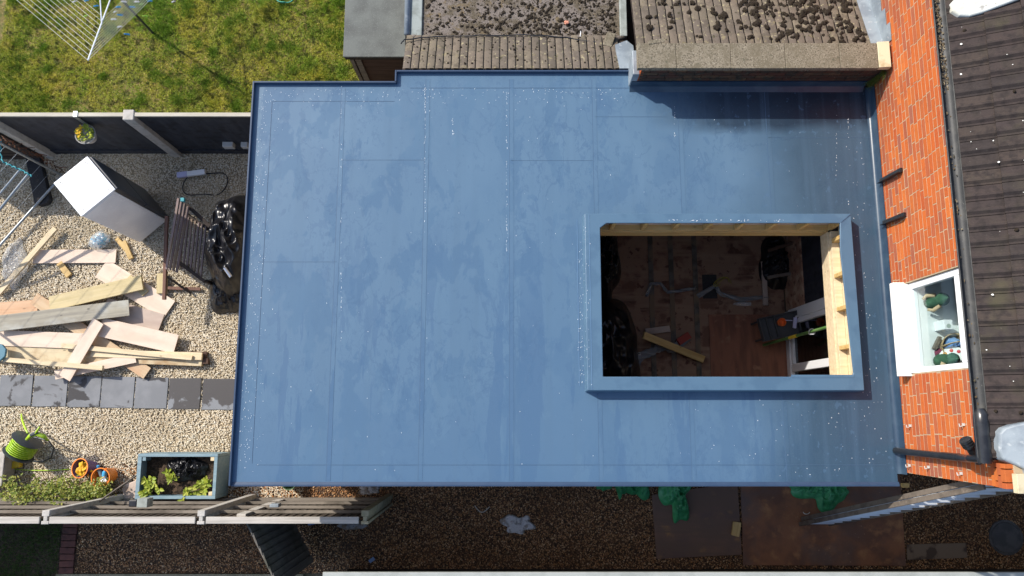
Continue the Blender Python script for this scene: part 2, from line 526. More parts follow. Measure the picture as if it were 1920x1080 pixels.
m_benchw = wood('weathered bench wood', (.24, .175, .165), (.14, .105, .1), knots=False, dirt=(.24, .17, .11), st=(22, 1.2, 22))
m_redw = wood('red brown wood', (.2, .1, .07), (.12, .065, .045), knots=False, st=(22, 1.2, 22))
m_fridge = mat('white enamel', (.84, .85, .86), .28, [(3, (.78, .78, .77), .5, .7)], spec=.5)
m_fridgeside = mat('lightened side enamel', (0.896, 0.896, 0.909), .38, [(2, (0.791, 0.791, 0.816), .4, .6), (40, (0.95, 0.95, 0.95), .6, .7)], [(200, .05, .001)], spec=.5)  # fridge sides lightened in colour in place of bounced light
m_fridgedoor = mat('dark fridge door', (.035, .04, .05), .35, [(3, (.05, .055, .065), .5, .7)], spec=.5)
m_rubber = mat('black rubber', (.02, .02, .022), .7, [(30, (.04, .04, .042), .5, .7)], [(30, .3, .004)])
m_bag = mat('black polythene', (.009, .009, .011), .3, [(5, (.016, .016, .02), .5, .7)], [(4, .5, .04, {'d': 3, 'st': (1, .5, 1)})], spec=.5)
m_galv = mat('galvanised steel', (.27, .3, .32), .42, [(20, (.3, .33, .36), .45, .65)], metal=.7, spec=.5)
m_alu = mat('dull aluminium', (0.163, 0.134, 0.109), .6, [(8, (0.104, 0.0851, 0.0684), .45, .65), (25, (0.234, 0.195, 0.16), .62, .7)], metal=.1)
m_aluc = mat('lit rung aluminium', (.6, .62, .64), .45, metal=.3)  # rungs lightened to look lit, the light is put into the colour
m_whitepole = mat('white tube', (.72, .76, .8), .35)
m_line = mat('washing line', (.62, .62, .58), .6)
m_teal = mat('teal rope', (.05, .3, .34), .6)
m_bluepeg = mat('blue plastic', (.05, .3, .6), .4)
m_greenpeg = mat('lime plastic', (.35, .6, .08), .4)
m_whitepeg = mat('white peg', (.75, .75, .75), .4)
m_lav = mat('lavender plastic', (.5, .5, .72), .4)
m_slab = mat('slate slab', (0.159, 0.167, 0.181), .6, [(3, (0.2, 0.207, 0.222), .45, .65, {'d': 5}), (1.7, (0.0444, 0.0414, 0.0414), .58, .605, {'d': 6, 'dist': .5})], [(30, .15, .003)], rl=[(1.7, .35, .58, .605, {'d': 6, 'dist': .5})])
m_slabwet = mat('damp slate slab', (.062, .057, .056), .45, [(2.2, (.2, .21, .225), .56, .6, {'d': 5, 'dist': .5})], [(30, .15, .003)])
m_pebble = mat('pale pebble', (0, 0, 0), .8, [(1.2, (0.673, 0.643, 0.567), .45, .7, {'blend': 'MULTIPLY', 'amt': .5, 'd': 5})],
               isl=[(0.652, 0.554, 0.397), (0.76, 0.676, 0.522), (0.565, 0.454, 0.306), (0.804, 0.742, 0.624), (0.695, 0.588, 0.409), (0.5, 0.41, 0.284), (0.739, 0.632, 0.454), (0.608, 0.554, 0.454), (0.825, 0.776, 0.658), (0.652, 0.521, 0.34)])
m_pebbed = mat('gravel bed', (0.491, 0.396, 0.265), .95, [(40, (0.32, 0.256, 0.17), .45, .6), (1.3, (0.32, 0.267, 0.18), .5, .65)], [(45, .8, .02, {'k': 'vor'})])
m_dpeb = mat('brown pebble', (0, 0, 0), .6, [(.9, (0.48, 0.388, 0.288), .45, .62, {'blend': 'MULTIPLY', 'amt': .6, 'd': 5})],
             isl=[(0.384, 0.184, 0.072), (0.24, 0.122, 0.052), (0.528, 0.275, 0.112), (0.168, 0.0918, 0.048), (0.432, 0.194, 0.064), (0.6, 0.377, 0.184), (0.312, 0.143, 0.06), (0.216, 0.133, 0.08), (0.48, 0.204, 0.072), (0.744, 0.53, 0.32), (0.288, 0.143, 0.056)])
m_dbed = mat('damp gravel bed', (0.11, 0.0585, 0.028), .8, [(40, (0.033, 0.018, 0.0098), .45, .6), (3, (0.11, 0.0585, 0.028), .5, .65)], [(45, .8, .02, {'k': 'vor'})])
m_soil = mat('soil', (.07, .045, .028), .95, [(20, (.03, .02, .013), .45, .6), (60, (.13, .085, .055), .58, .68)], [(25, .9, .03)])
m_ground = mat('ground', (.11, .09, .06), .95, [(3, (.08, .07, .04), .4, .6)])
m_lawn = mat('mossy lawn', (.13, .11, .025), .95, [(2, (.26, .19, .075), .45, .6), (9, (.09, .1, .022), .5, .62), (30, (.28, .2, .1), .58, .7)], [(30, .8, .02)])
GR = [(1.15, (0.667, 0.537, 0.07), .46, .60, {'fixed': 1, 'd': 6, 'amt': .42}), (.9, (0.184, 0.366, 0.016), .52, .60, {'fixed': 1, 'd': 7, 'amt': .8}), (5, (0.713, 0.561, 0.18), .55, .64, {'fixed': 1, 'd': 6, 'amt': .5}), (8, (0.0517, 0.0732, 0.008), .53, .6, {'fixed': 1, 'd': 5, 'amt': .85}), (15, (0.69, 0.61, 0.12), .58, .66, {'fixed': 1, 'd': 3, 'amt': .5}), (19, (0.0345, 0.0366, 0.008), .6, .66, {'fixed': 1, 'd': 3, 'amt': .8})]
m_grass = mat('grass', (0, 0, 0), .7, GR, isl=[(0.302, 0.37, 0.0264), (0.419, 0.453, 0.0374), (0.22, 0.343, 0.022), (0.535, 0.522, 0.077), (0.349, 0.412, 0.0286), (0.605, 0.604, 0.187), (0.442, 0.453, 0.0495)], sss=.25)
m_dgrass = mat('lush grass', (0, 0, 0), .7, [], isl=[(0.12, 0.24, 0.0168), (0.18, 0.3, 0.0216), (0.084, 0.168, 0.012), (0.24, 0.336, 0.036)], sss=.25)
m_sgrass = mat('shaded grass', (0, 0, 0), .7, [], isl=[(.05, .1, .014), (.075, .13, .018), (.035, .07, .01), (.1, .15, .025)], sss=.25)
m_redbrick = mat('edging brick', (.11, .04, .03), .85, [(15, (.06, .025, .02), .45, .65), (3, (.15, .055, .04), .5, .7)], [(40, .4, .004)])
m_leaf1 = mat('bright leaf', (0, 0, 0), .5, isl=[(.28, .36, .035), (.4, .46, .05), (.2, .3, .03), (.5, .52, .09), (.32, .4, .045)], sss=.3)
m_leaf2 = mat('shrub leaf', (0, 0, 0), .5, isl=[(.13, .2, .025), (.23, .29, .04), (.09, .14, .02), (.34, .36, .07), (.42, .4, .1), (.17, .23, .03)], sss=.3)
m_leaf3 = mat('fern leaf', (0, 0, 0), .5, isl=[(.05, .1, .015), (.09, .15, .025), (.035, .07, .01)], sss=.3)
m_flower = mat('yellow flower', (.75, .5, .03), .6, sss=.2)
m_stem = mat('stem', (.12, .09, .04), .8)
m_planter = mat('blue painted planter', (.22, .31, .35), .6, [(4, (.15, .24, .29), .45, .62), (11, (.33, .36, .34), .62, .7), (1, (.17, .26, .31), .45, .6, {'st': (2, 25, 25)})], [(4, .2, .004, {'st': (1, 20, 20)})])
m_planterside = m_planter
m_purple = mat('purple bucket', (.12, .07, .2), .4)
m_orangeb = mat('orange bucket', (.75, .22, .03), .4)
m_yellow = mat('yellow cloth', (.75, .45, .02), .55, [(12, (.6, .3, .01), .45, .6)], [(14, .5, .02)])
m_yellowp = mat('yellow plastic', (.7, .5, .04), .45)
m_blueb = mat('blue bottle', (.08, .38, .68), .3)
m_redp = mat('red plastic', (.6, .08, .04), .4)
m_orangep = mat('orange plastic', (.75, .16, .03), .4)
m_hose = mat('lime hose', (.36, .56, .03), .35, [(20, (.45, .62, .1), .5, .65)])
m_reel = mat('slate plastic', (.05, .06, .07), .4)
m_stone = mat('pinkish stone', (.5, .4, .34), .8, [(7, (.35, .26, .2), .5, .65)])
m_clear = mat('clear plastic film', (.85, .87, .88), .12, [], [(12, .7, .03)], spec=.6, alpha=.28)
m_film = mat('milky plastic film', (.3, .3, .3), .3, [], [(16, .6, .02)], spec=.5, alpha=.6)
m_packblue = mat('blue bottle wrap', (.1, .45, .66), .15, [(16, (.85, .9, .92), .54, .58, {'k': 'vor'})], [(20, .3, .01)], spec=.6)
m_tarp = mat('green tarpaulin', (0.049, 0.317, 0.115), .4, [(6, (0.091, 0.396, 0.18), .45, .6), (2.5, (0.035, 0.238, 0.0864), .5, .6)], [(5, .4, .03)], spec=.45)
m_boardbrown = mat('rusty brown sheet', (0.276, 0.121, 0.0598), .75, [(3, (0.172, 0.0805, 0.0483), .42, .6, {'d': 7}), (5, (0.391, 0.184, 0.0805), .55, .7, {'d': 6}), (1.1, (0.149, 0.0978, 0.0805), .52, .66, {'d': 6}), (24, (0.46, 0.276, 0.172), .68, .74)], [(25, .2, .004)])
m_boarddark = mat('dark plywood sheet', (0.184, 0.103, 0.069), .7, [(2.5, (0.127, 0.0805, 0.0644), .42, .6, {'d': 6}), (4, (0.299, 0.161, 0.069), .57, .7), (1, (0.149, 0.092, 0.0633), .4, .6, {'st': (1, 14, 1)})], [(20, .2, .004)])
m_boardtan = mat('greyish board', (.22, .155, .105), .8, [(3, (.09, .06, .042), .53, .58, {'d': 5})], [(30, .2, .004)])
m_iron = mat('cast iron', (0.063, 0.0595, 0.0593), .6, [(7, (0.099, 0.0935, 0.0897), .45, .6)], [(60, .6, .006, {'k': 'vor'})])
m_wallcap = mat('white painted capping', (.4, .42, .4), .6, [(3, (.32, .34, .32), .45, .65), (14, (.4, .4, .35), .64, .7)], [(20, .1, .004)])
m_kerbwood = mat('pale edging', (.3, .26, .17), .85, [(7, (.2, .18, .11), .45, .62)], [(20, .3, .004)])
m_floor = mat('site floor', (0.283, 0.17, 0.11), .85, [(2.2, (0.169, 0.0852, 0.055), .48, .56, {'d': 6, 'r': .6}), (7, (0.113, 0.0512, 0.0345), .58, .63), (1, (0.32, 0.205, 0.133), .5, .7, {'st': (1, 8, 1)})], [(12, .3, .006)])
m_floorred = mat('red brown floor sheet', (0.27, 0.112, 0.0648), .75, [(2, (0.18, 0.0756, 0.0468), .42, .6, {'st': (5, .8, 1)}), (6, (0.306, 0.153, 0.09), .6, .7)], [(20, .2, .004)])
m_lath = mat('grey floor strip', (.14, .12, .1), .85, [(8, (.08, .07, .055), .45, .6), (2.5, (.2, .14, .09), .5, .6)])
m_plaster = mat('stripped wall', (0.36, 0.195, 0.128), .9, [(5, (0.48, 0.33, 0.225), .46, .6, {'d': 6}), (11, (0.18, 0.09, 0.06), .55, .65)], [(14, .6, .02)])
m_inwall = mat('dark inner wall', (.2, .17, .14), .9, [(1.4, (.175, .148, .12), .4, .6)])
m_greenpole = mat('green pole', (.08, .17, .045), .5, [(9, (.12, .22, .07), .5, .6)])
m_traydark = mat('dark grey tray', (.06, .063, .068), .5)
m_whitebox = mat('white box', (.78, .78, .78), .5)
m_toyg = mat('green felt', (.035, .09, .05), .9, [(14, (.06, .14, .08), .5, .65)], [(30, .4, .006)])
m_beige = mat('beige felt', (.52, .38, .24), .9, [], [(30, .3, .006)])
m_cane = mat('cane', (.5, .36, .2), .7, [(30, (.3, .2, .1), .5, .6)], [(30, .3, .006)])
m_cloth = mat('blue cloth', (.1, .2, .42), .9, [(8, (.18, .3, .52), .5, .6)], [(14, .4, .01)])
m_maroon = mat('maroon cloth', (.16, .03, .06), .9)
m_room = mat('room wall', (.1, .13, .17), .9)
m_roomwhite = mat('inner window board', (.7, .72, .72), .6)
m_orangefrag = mat('brick fragment', (.6, .26, .17), .9, [], [(20, .6, .01)])
m_glass = glass_mat('window glass')
m_doorglass = glass_mat('door glass', (.35, .4, .42))
m_terracotta = mat('grey plant pot', (.3, .29, .28), .8)
m_dryplant = mat('dry rust plant', (0, 0, 0), .9, isl=[(.2, .07, .03), (.12, .045, .02), (.06, .03, .018), (.26, .1, .04)])

rnd = random.Random(7)
rng_ = np.random.default_rng(11)


# ================================================================== SETTING
def sheet(name, x0, x1, y0, y1, z, m, kind='structure'):
    o = MB().add([(x0, y0, z), (x1, y0, z), (x1, y1, z), (x0, y1, z)], [(0, 1, 2, 3)]).build(name, m, origin=(0, 0, z))
    o['kind'] = kind
    return o


sheet('ground', -150, 150, -150, 150, -.03, m_ground)
sheet('lawn', -12, -1.6, 4.33, 14, -.012, m_lawn)
sheet('gravel_bed', -12, -3.26, -1.33, 4.3, -.016, m_pebbed)
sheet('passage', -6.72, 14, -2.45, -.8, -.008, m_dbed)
sheet('lawn', -12, -6.95, -5, -1.42, -.004, m_soil)

# icosahedron pebbles
bm_ = bmesh.new()
bmesh.ops.create_icosphere(bm_, subdivisions=1, radius=1)
ICO_V = np.array([v.co[:] for v in bm_.verts])
ICO_F = np.array([[v.index for v in f.verts] for f in bm_.faces])
bm_.free()


def pebbles(name, m, x0, x1, y0, y1, dens, r0, r1, zf=.35, keep=None):
    n = int((x1 - x0) * (y1 - y0) * dens)
    p = np.stack([rng_.uniform(x0, x1, n), rng_.uniform(y0, y1, n)], 1)
    if keep is not None: p = p[keep(p)]
    n = len(p)
    r = rng_.uniform(r0, r1, n)
    s = np.stack([r * rng_.uniform(.85, 1.35, n), r * rng_.uniform(.7, 1.0, n), r * rng_.uniform(.5, .8, n)], 1)
    a = rng_.uniform(0, 6.283, n)
    v = ICO_V[None] * s[:, None] * rng_.uniform(.85, 1.15, (n, len(ICO_V), 1))
    ti = rng_.uniform(-.5, .5, n)[:, None]
    vy = v[..., 1] * np.cos(ti) - v[..., 2] * np.sin(ti)
    vz = v[..., 1] * np.sin(ti) + v[..., 2] * np.cos(ti)
    ca, sa = np.cos(a)[:, None], np.sin(a)[:, None]
    X = v[..., 0] * ca - vy * sa + p[:, 0:1]
    Y = v[..., 0] * sa + vy * ca + p[:, 1:2]
    Z = vz + (rng_.uniform(-.2, 1, n) * r * zf)[:, None]
    Vv = np.stack([X, Y, Z], -1).reshape(-1, 3)
    Ff = (ICO_F[None] + (np.arange(n) * len(ICO_V))[:, None, None]).reshape(-1, 3)
    return fast_mesh(name, Vv, Ff, m)


g = pebbles('gravel', m_pebble, -8.7, -3.26, -1.33, 4.28, 3300, .0075, .0125)
setp(g, 'loose pale cream gravel covering the patio')
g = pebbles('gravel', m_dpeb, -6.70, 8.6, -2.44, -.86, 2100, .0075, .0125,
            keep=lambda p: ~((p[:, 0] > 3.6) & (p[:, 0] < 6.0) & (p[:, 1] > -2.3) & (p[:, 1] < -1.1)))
setp(g, 'loose dark brown gravel covering the side passage')


def grass(name, m, x0, x1, y0, y1, dens, l0, l1, tufts=()):
    n = int((x1 - x0) * (y1 - y0) * dens)
    p = np.stack([rng_.uniform(x0, x1, n), rng_.uniform(y0, y1, n)], 1)
    L = rng_.uniform(l0, l1, n)
    for tx, ty, tr, tn, tl in tufts:
        q = rng_.normal(0, tr, (tn, 2)) + np.array([tx, ty])
        p = np.concatenate([p, q]); L = np.concatenate([L, rng_.uniform(tl * .6, tl, tn)])
    n = len(p)
    # clumping: length varies over the lawn
    cl = np.sin(p[:, 0] * 3.1 + 1.3 * np.sin(p[:, 1] * 2.3)) * np.sin(p[:, 1] * 3.7 + 1.7 * np.sin(p[:, 0] * 1.9))
    cl2 = np.sin(p[:, 0] * 29 + 2.2 * np.sin(p[:, 1] * 17) + cl * 3) * np.sin(p[:, 1] * 31 + 2.0 * np.sin(p[:, 0] * 13))
    L = L * (1 + .3 * cl + .45 * cl2)
    a = rng_.uniform(0, 6.283, n)
    lean = rng_.uniform(.3, 1.0, n)
    wv = .0032 + .003 * rng_.random(n)
    dx, dy = np.cos(a), np.sin(a)
    base = np.stack([p[:, 0], p[:, 1], np.zeros(n) - .012], 1)
    side = np.stack([-dy, dx, np.zeros(n)], 1) * wv[:, None]
    tip = base + np.stack([dx * lean * L, dy * lean * L, L * np.sqrt(np.maximum(.05, 1.05 - lean ** 2))], 1)
    Vv = np.stack([base - side, base + side, tip], 1).reshape(-1, 3)
    Ff = np.arange(n * 3).reshape(-1, 3)
    return fast_mesh(name, Vv, Ff, m)


tf = []
for px, py, tr, tn, tl in ((500, 22, .10, 900, .12), (40, 178, .22, 2600, .10), (60, 20, .18, 900, .08), (640, 40, .12, 900, .09), (600, 140, .12, 800, .07),
                           (620, 20, .1, 700, .08), (10, 110, .15, 800, .09), (430, 60, .12, 700, .07), (400, 190, .1, 500, .06)):
    q = at(px, py, 0)
    tf.append((q.x, q.y, tr, tn, tl))
g = grass('grass', m_grass, -8.8, -2.3, 4.34, 7.4, 8500, .02, .058, tf)
setp(g, 'patchy olive and straw coloured grass of the neighbouring lawn')
g = grass('grass', m_grass, -9.6, -2.5, 7.35, 10.5, 3500, .03, .07)
setp(g, 'olive grass of the neighbouring lawn farther from the fence')
# darker lush blades in the tufts
td = []
for px, py, tr, tn in [(rnd.uniform(-20, 650), rnd.uniform(-20, 205), rnd.uniform(.03, .1), rnd.randint(60, 420)) for _ in range(110)] + [(35, 175, .2, 1800), (500, 20, .09, 500), (615, 140, .08, 350), (655, 30, .08, 400), (80, 30, .12, 500), (330, 130, .1, 350), (20, 130, .1, 400), (590, 60, .1, 350), (440, 160, .12, 350)]:
    q = at(px, py, 0)
    td.append((q.x, q.y, tr, tn, .075))
g = grass('grass', m_dgrass, -8.8, -8.79, 4.4, 4.41, 100, .02, .03, td)
setp(g, 'darker green tufts in the neighbouring lawn')
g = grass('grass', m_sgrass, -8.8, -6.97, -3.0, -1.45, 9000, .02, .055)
setp(g, 'dark shaded grass in the bottom left corner')

# brick edging beside the dark lawn
y = -1.52
ebp = None
while y > -2.42:
    if ebp is None:
        ebp = MB().box(-.11, .11, -.045, .045, -.05, .02).build('edging_brick', m_redbrick, bevel=.006, origin=(0, 0, 0))
        setp(ebp, 'dull red brick laid in the edging strip beside the shaded lawn', 'brick', 'bricks in the edging strip')
        o = ebp
    else:
        o = copy_tree(ebp)
    o.location = (-6.835 + rnd.uniform(-.008, .008), y, 0)
    o.rotation_euler = (0, rnd.uniform(-.03, .03), rnd.uniform(-.04, .04))
    y -= .098
MB().box(-6.98, -3.2, -2.53, -2.452, -.03, .02).build('path_edging', m_kerbwood, bevel=.004)['kind'] = 'structure'

# ================================================================== EXTENSION WITH BLUE FLAT ROOF
Z0 = 3.0
ext = thing('flat_roof_extension', 'single storey extension with a blue membrane flat roof and a rectangular skylight opening', 'extension', (.6, 1.6, 0))
mb = MB()
mb.box(-3.22, 4.44, -.78, -.58, 0, 2.86)
mb.box(-3.22, -3.02, -.58, 3.86, 0, 2.86)
mb.box(-3.22, 4.44, 3.86, 4.06, 0, 2.86)
mb.box(-1.40, 1.5, 4.06, 4.2, 0, 2.86)
mb.build('wall', m_inwall, ext)
OX0, OX1, OY0, OY1 = 1.07, 4.02, .405, 2.262   # skylight opening
KX0, KX1, KY0, KY1 = .885, 4.13, .245, 2.38    # kerb outside
# deck under the membrane (with the opening left out)
mb = MB()
for a in ((-3.27, -1.46, -.83, 4.11), (-1.46, OX0 - .06, -.83, 4.26), (OX0 - .06, OX1 + .112, -.83, OY0 - .06), (OX0 - .06, 1.55, OY1 + .11, 4.26), (1.55, OX1 + .112, OY1 + .11, 4.07), (OX1 + .112, 4.575, -.72, 4.07), (OX1 + .112, 4.5, -.83, -.72)):
    mb.box(*a, 2.86, 2.995)
mb.build('roof_deck', m_dwood, ext)
# membrane: subdivided so that it can be very slightly uneven
mb = MB()
for (x0, x1, y0, y1) in ((-3.29, -1.478, -.85, 4.132), (-1.478, KX0 + .02, -.85, 4.285), (KX0 + .02, KX1 - .02, -.85, KY0 + .02), (KX0 + .02, 1.565, KY1 - .02, 4.285),
                         (1.565, KX1 - .02, KY1 - .02, 4.095), (KX1 - .02, 4.56, -.72, 4.095), (KX1 - .02, 4.52, -.85, -.72)):
    mb.add([(x0, y0, Z0), (x1, y0, Z0), (x1, y1, Z0), (x0, y1, Z0)], [(0, 1, 2, 3)])
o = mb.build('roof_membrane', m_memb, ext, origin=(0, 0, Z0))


# raised edge trim: small kerb sloping in to the roof
def trim(a, b, inward, hh=.055, wd=.022):
    a, b = Vector(a), Vector(b)
    iv = Vector(inward)
    return MB().extr([(0, -.16), (.012, -.16), (.012, 0.001), (wd, 0.002), (.018, hh), (0, hh)], a, b, iv, (0, 0, 1))


for a, b, iv in (((-3.30, -.85, Z0), (-3.30, 4.15, Z0), (1, 0, 0)), ((-3.285, 4.15, Z0), (-1.478, 4.15, Z0), (0, -1, 0)), ((-1.492, 4.14, Z0), (-1.492, 4.30, Z0), (1, 0, 0)),
                 ((-1.478, 4.30, Z0), (1.5, 4.30, Z0), (0, -1, 0))):
    trim(a, b, iv).build('edge_trim', m_trim, ext)
MB().extr([(0, -.16), (.012, -.16), (.012, .001), (.05, .002), (.02, .016), (0, .016)], (-3.285, -.862, Z0), (4.53, -.862, Z0), (0, 1, 0), (0, 0, 1)).build('edge_trim', m_trim, ext)
# seams between the sheets
SX = ((640, 612), (797, 786), (957, 954), (1113, 1121), (1270, 1298), (1437, 1472))
for i, (pt, pb) in enumerate(SX):
    xt, xb = at(pt, 165, Z0).x, at(pb, 905, Z0).x
    x = (xt + xb) / 2
    segs = [(-.80, 4.05 if x > 1.5 else (4.2 if x > -1.4 else 4.08))]
    if KX0 - .05 < x < KX1 + .05: segs = [(-.80, KY0 - .03), (KY1 + .03, segs[0][1])]
    for y0, y1 in segs:
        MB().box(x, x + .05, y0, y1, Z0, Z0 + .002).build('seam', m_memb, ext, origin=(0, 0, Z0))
        MB().box(x - .005, x + .001, y0, y1, Z0 - .002, Z0 + .0025).build('seam_line', m_seamline, ext)
for (pa, pb, py) in ((486, 632, 491), (958, 1112, 301), (1116, 1250, 219), (640, 796, 300), (1440, 1640, 258), (1120, 1270, 748)):
    a, b = at(pa, py, Z0), at(pb, py, Z0)
    MB().box(a.x, b.x, a.y - .0018, a.y + .0018, Z0 - .001, Z0 + .002).build('seam_line', m_seamline, ext)
# border strips along the edges
for (x0, x1, y0, y1) in ((-3.06, -3.056, -.6, 3.9), (-3.05, -1.5, 3.90, 3.904), (-1.3, 1.5, 4.08, 4.084), (-3.0, 4.4, -.62, -.616)):
    MB().box(x0, x1, y0, y1, Z0 - .001, Z0 + .003).build('seam_line', m_seamline, ext)
# upstand against the house wall and along the parapet
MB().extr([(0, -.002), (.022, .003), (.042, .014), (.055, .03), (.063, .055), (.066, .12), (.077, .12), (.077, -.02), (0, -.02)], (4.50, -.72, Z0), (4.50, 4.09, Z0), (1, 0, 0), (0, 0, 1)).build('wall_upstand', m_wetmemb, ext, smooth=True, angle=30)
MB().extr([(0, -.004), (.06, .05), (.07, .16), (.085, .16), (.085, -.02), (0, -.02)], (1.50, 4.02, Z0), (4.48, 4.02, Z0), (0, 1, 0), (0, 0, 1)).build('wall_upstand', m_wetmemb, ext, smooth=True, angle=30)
# skylight kerb
KZ = 3.17
mb = MB()
c = .055
outer = [(KX0, KY0), (KX1, KY0), (KX1, KY1), (KX0, KY1)]
inner = [(OX0, OY0), (OX1 - .02, OY0), (OX1, OY0 + .05), (OX1 - .05, OY1 - .35), (OX1 - .03, OY1 - .0), (OX0 + .08, OY1), (OX0, OY1 - .06)]
# top ring as quads between matched points
ring_o = [(KX0, KY0), (KX1 - .1, KY0), (KX1, KY0), (KX1, KY1 - .35), (KX1, KY1), (KX0 + .08, KY1), (KX0, KY1)]
n = 7
vv = [(x, y, KZ) for x, y in ring_o] + [(x, y, KZ + .004) for x, y in inner] + [(x, y, Z0) for x, y in [(KX0 - .015, KY0 - .015), (KX1 - .1, KY0 - .015), (KX1 + .015, KY0 - .015), (KX1 + .015, KY1 - .35), (KX1 + .015, KY1 + .015), (KX0 + .08, KY1 + .015), (KX0 - .015, KY1 + .015)]] + [(x, y, KZ - .02) for x, y in inner]
ff = []
for i in range(n):
    j = (i + 1) % n
    ff += [(i, j, n + j, n + i), (2 * n + i, 2 * n + j, j, i), (n + i, n + j, 3 * n + j, 3 * n + i)]
mb.add(vv, ff)
kerb = mb.build('skylight_kerb', m_memb2, ext, bevel=.008)
# folded membrane flap at the lower inside edge and creases at corners
MB().box(3.28, 4.02, OY0 - .01, OY0 + .022, KZ + .002, KZ + .008).build('membrane_flap', m_memb2, ext)
MB().bar((4.0, 2.27, KZ + .006), (4.125, 2.375, KZ + .006), .006, .004).build('fold_line', m_seamline, ext)
MB().box(KX0 - .08, KX0 - .074, .3, 2.35, Z0, Z0 + .004).build('seam_line', m_seam, ext)
MB().box(KX0 + .05, KX0 + .056, .25, 2.37, KZ + .001, KZ + .004).build('seam_line', m_seam, ext)

# timber lining of the opening
TB = 2.55
fx0, fx1, fy0, fy1 = OX0 - .02, OX1 + .06, OY0 - .02, OY1 + .07
# rear (far) side: joist below, back board above with noggins
MB().box(fx0, 4.02, OY1 - .012, OY1 + .04, TB, TB + .2).build('joist', m_pine, ext, bevel=.003)
MB().box(fx0, 4.02, OY1 + .001, OY1 + .074, TB + .203, TB + .25).build('joist', m_pine, ext, bevel=.003)
MB().box(fx0, 4.05, OY1 + .075, OY1 + .09, TB + .25, KZ - .02).build('back_board', m_ply, ext)
for k in range(8):
    xx = fx0 + .18 + k * .395
    MB().box(xx, xx + .045, OY1 + .0, OY1 + .073, TB + .252, KZ - .02).build('noggin', m_pine, ext, bevel=.002)
# right side
MB().box(OX1 - .022, OX1 + .03, OY0 - .02, OY1 - .015, TB, TB + .22).build('joist', m_pine2, ext, bevel=.003)
MB().box(OX1 - .004, OX1 + .092, OY0 - .02, OY1 - .015, TB + .223, TB + .28).build('joist', m_pine2, ext, bevel=.003)
MB().box(OX1 + .093, OX1 + .106, OY0 - .05, OY1 + .05, TB + .28, KZ - .02).build('back_board', m_pine2, ext)
MB().box(OX1 + .0, OX1 + .09, OY0 - .02, OY1 - .015, KZ - .075, KZ - .022).build('top_plate', m_pine2, ext, bevel=.002)
for py_ in (447, 514, 577, 650):
    q = at(1570, py_, 2.95)
    MB().box(OX1 - .002, OX1 + .093, q.y - .03, q.y + .018, TB + .283, KZ - .078).build('noggin', m_pine, ext, bevel=.002)
# near and left sides (seen from other angles)
MB().box(OX0 - .05, OX0 - .005, OY0 - .02, OY1 - .015, TB, KZ - .02).build('joist', m_pine, ext)
MB().box(OX0 - .05, OX1, OY0 - .06, OY0 - .022, TB, KZ - .02).build('joist', m_pine, ext)
# lime flecks, dried splashes and sun glints painted as white specks on the membrane
FV, FF = [], []


def fleck(x, y, r, el=1.0, z=Z0 + .0045):
    n_ = 6
    b = len(FV)
    a0 = rnd.random() * 6
    ca, sa = math.cos(a0), math.sin(a0)
    for k in range(n_):
        a = k / n_ * 6.283
        rr = r * rnd.uniform(.6, 1.2)
        u, v = rr * math.cos(a), rr * el * math.sin(a)
        FV.append((x + u, y + v, z))
    for k in range(1, n_ - 1): FF.append((b, b + k, b + k + 1))


def on_kerb(x, y): return KX0 - .03 < x < KX1 + .03 and KY0 - .03 < y < KY1 + .03


for _ in range(260):
    fleck(-3.22 + abs(rnd.gauss(0, .12)), rnd.uniform(-.7, 4.0), rnd.uniform(.0015, .004), rnd.uniform(1, 2.2))
for _ in range(170):
    fleck(rnd.uniform(-3.2, 1.4), (4.07 if True else 0) - abs(rnd.gauss(0, .12)), rnd.uniform(.0015, .004), rnd.uniform(1, 2))
for _ in range(170):
    x, y = rnd.uniform(-3.0, 4.3), rnd.uniform(-.7, 3.9)
    if not on_kerb(x, y): fleck(x, y, rnd.uniform(.001, .0035), rnd.uniform(.8, 2.6))
for _ in range(60):
    x, y = rnd.gauss(3.4, .7), rnd.uniform(-.75, .15)
    if x < 4.4 and not on_kerb(x, y): fleck(x, y, rnd.uniform(.0015, .0055))
for px, y0, y1, nn in ((797, 160, 235, 40), (950, 170, 470, 60), (797, 240, 420, 25), (1265, 200, 260, 14), (1590, 220, 260, 12), (640, 160, 640, 40), (849, 225, 255, 14), (1568, 215, 330, 14)):
    for _ in range(nn):
        q = at(px, rnd.uniform(y0, y1), Z0)
        fleck(q.x + rnd.gauss(0, .004), q.y, rnd.uniform(.0012, .003), rnd.uniform(1.5, 5))
for _ in range(90):
    fleck(KX0 + rnd.uniform(-.08, .06), rnd.uniform(.3, 2.3), rnd.uniform(.0015, .004), 1.8, Z0 + .006 if False else KZ + .005) if rnd.random() < .5 else fleck(KX0 - .03 - rnd.random() * .06, rnd.uniform(.3, 2.3), rnd.uniform(.0015, .004), 1.8)
for _ in range(40):
    fleck(rnd.uniform(1.9, 3.3), rnd.uniform(2.28, 2.31), rnd.uniform(.003, .009), .6, KZ + .006)
for _ in range(70):
    fleck(4.3 + rnd.uniform(-.12, .12), rnd.uniform(-.6, 3.4), rnd.uniform(.0015, .004), 2)
fo = fast_mesh('lime_glint_flecks', np.array(FV), np.array(FF), m_fleck, parent=ext)

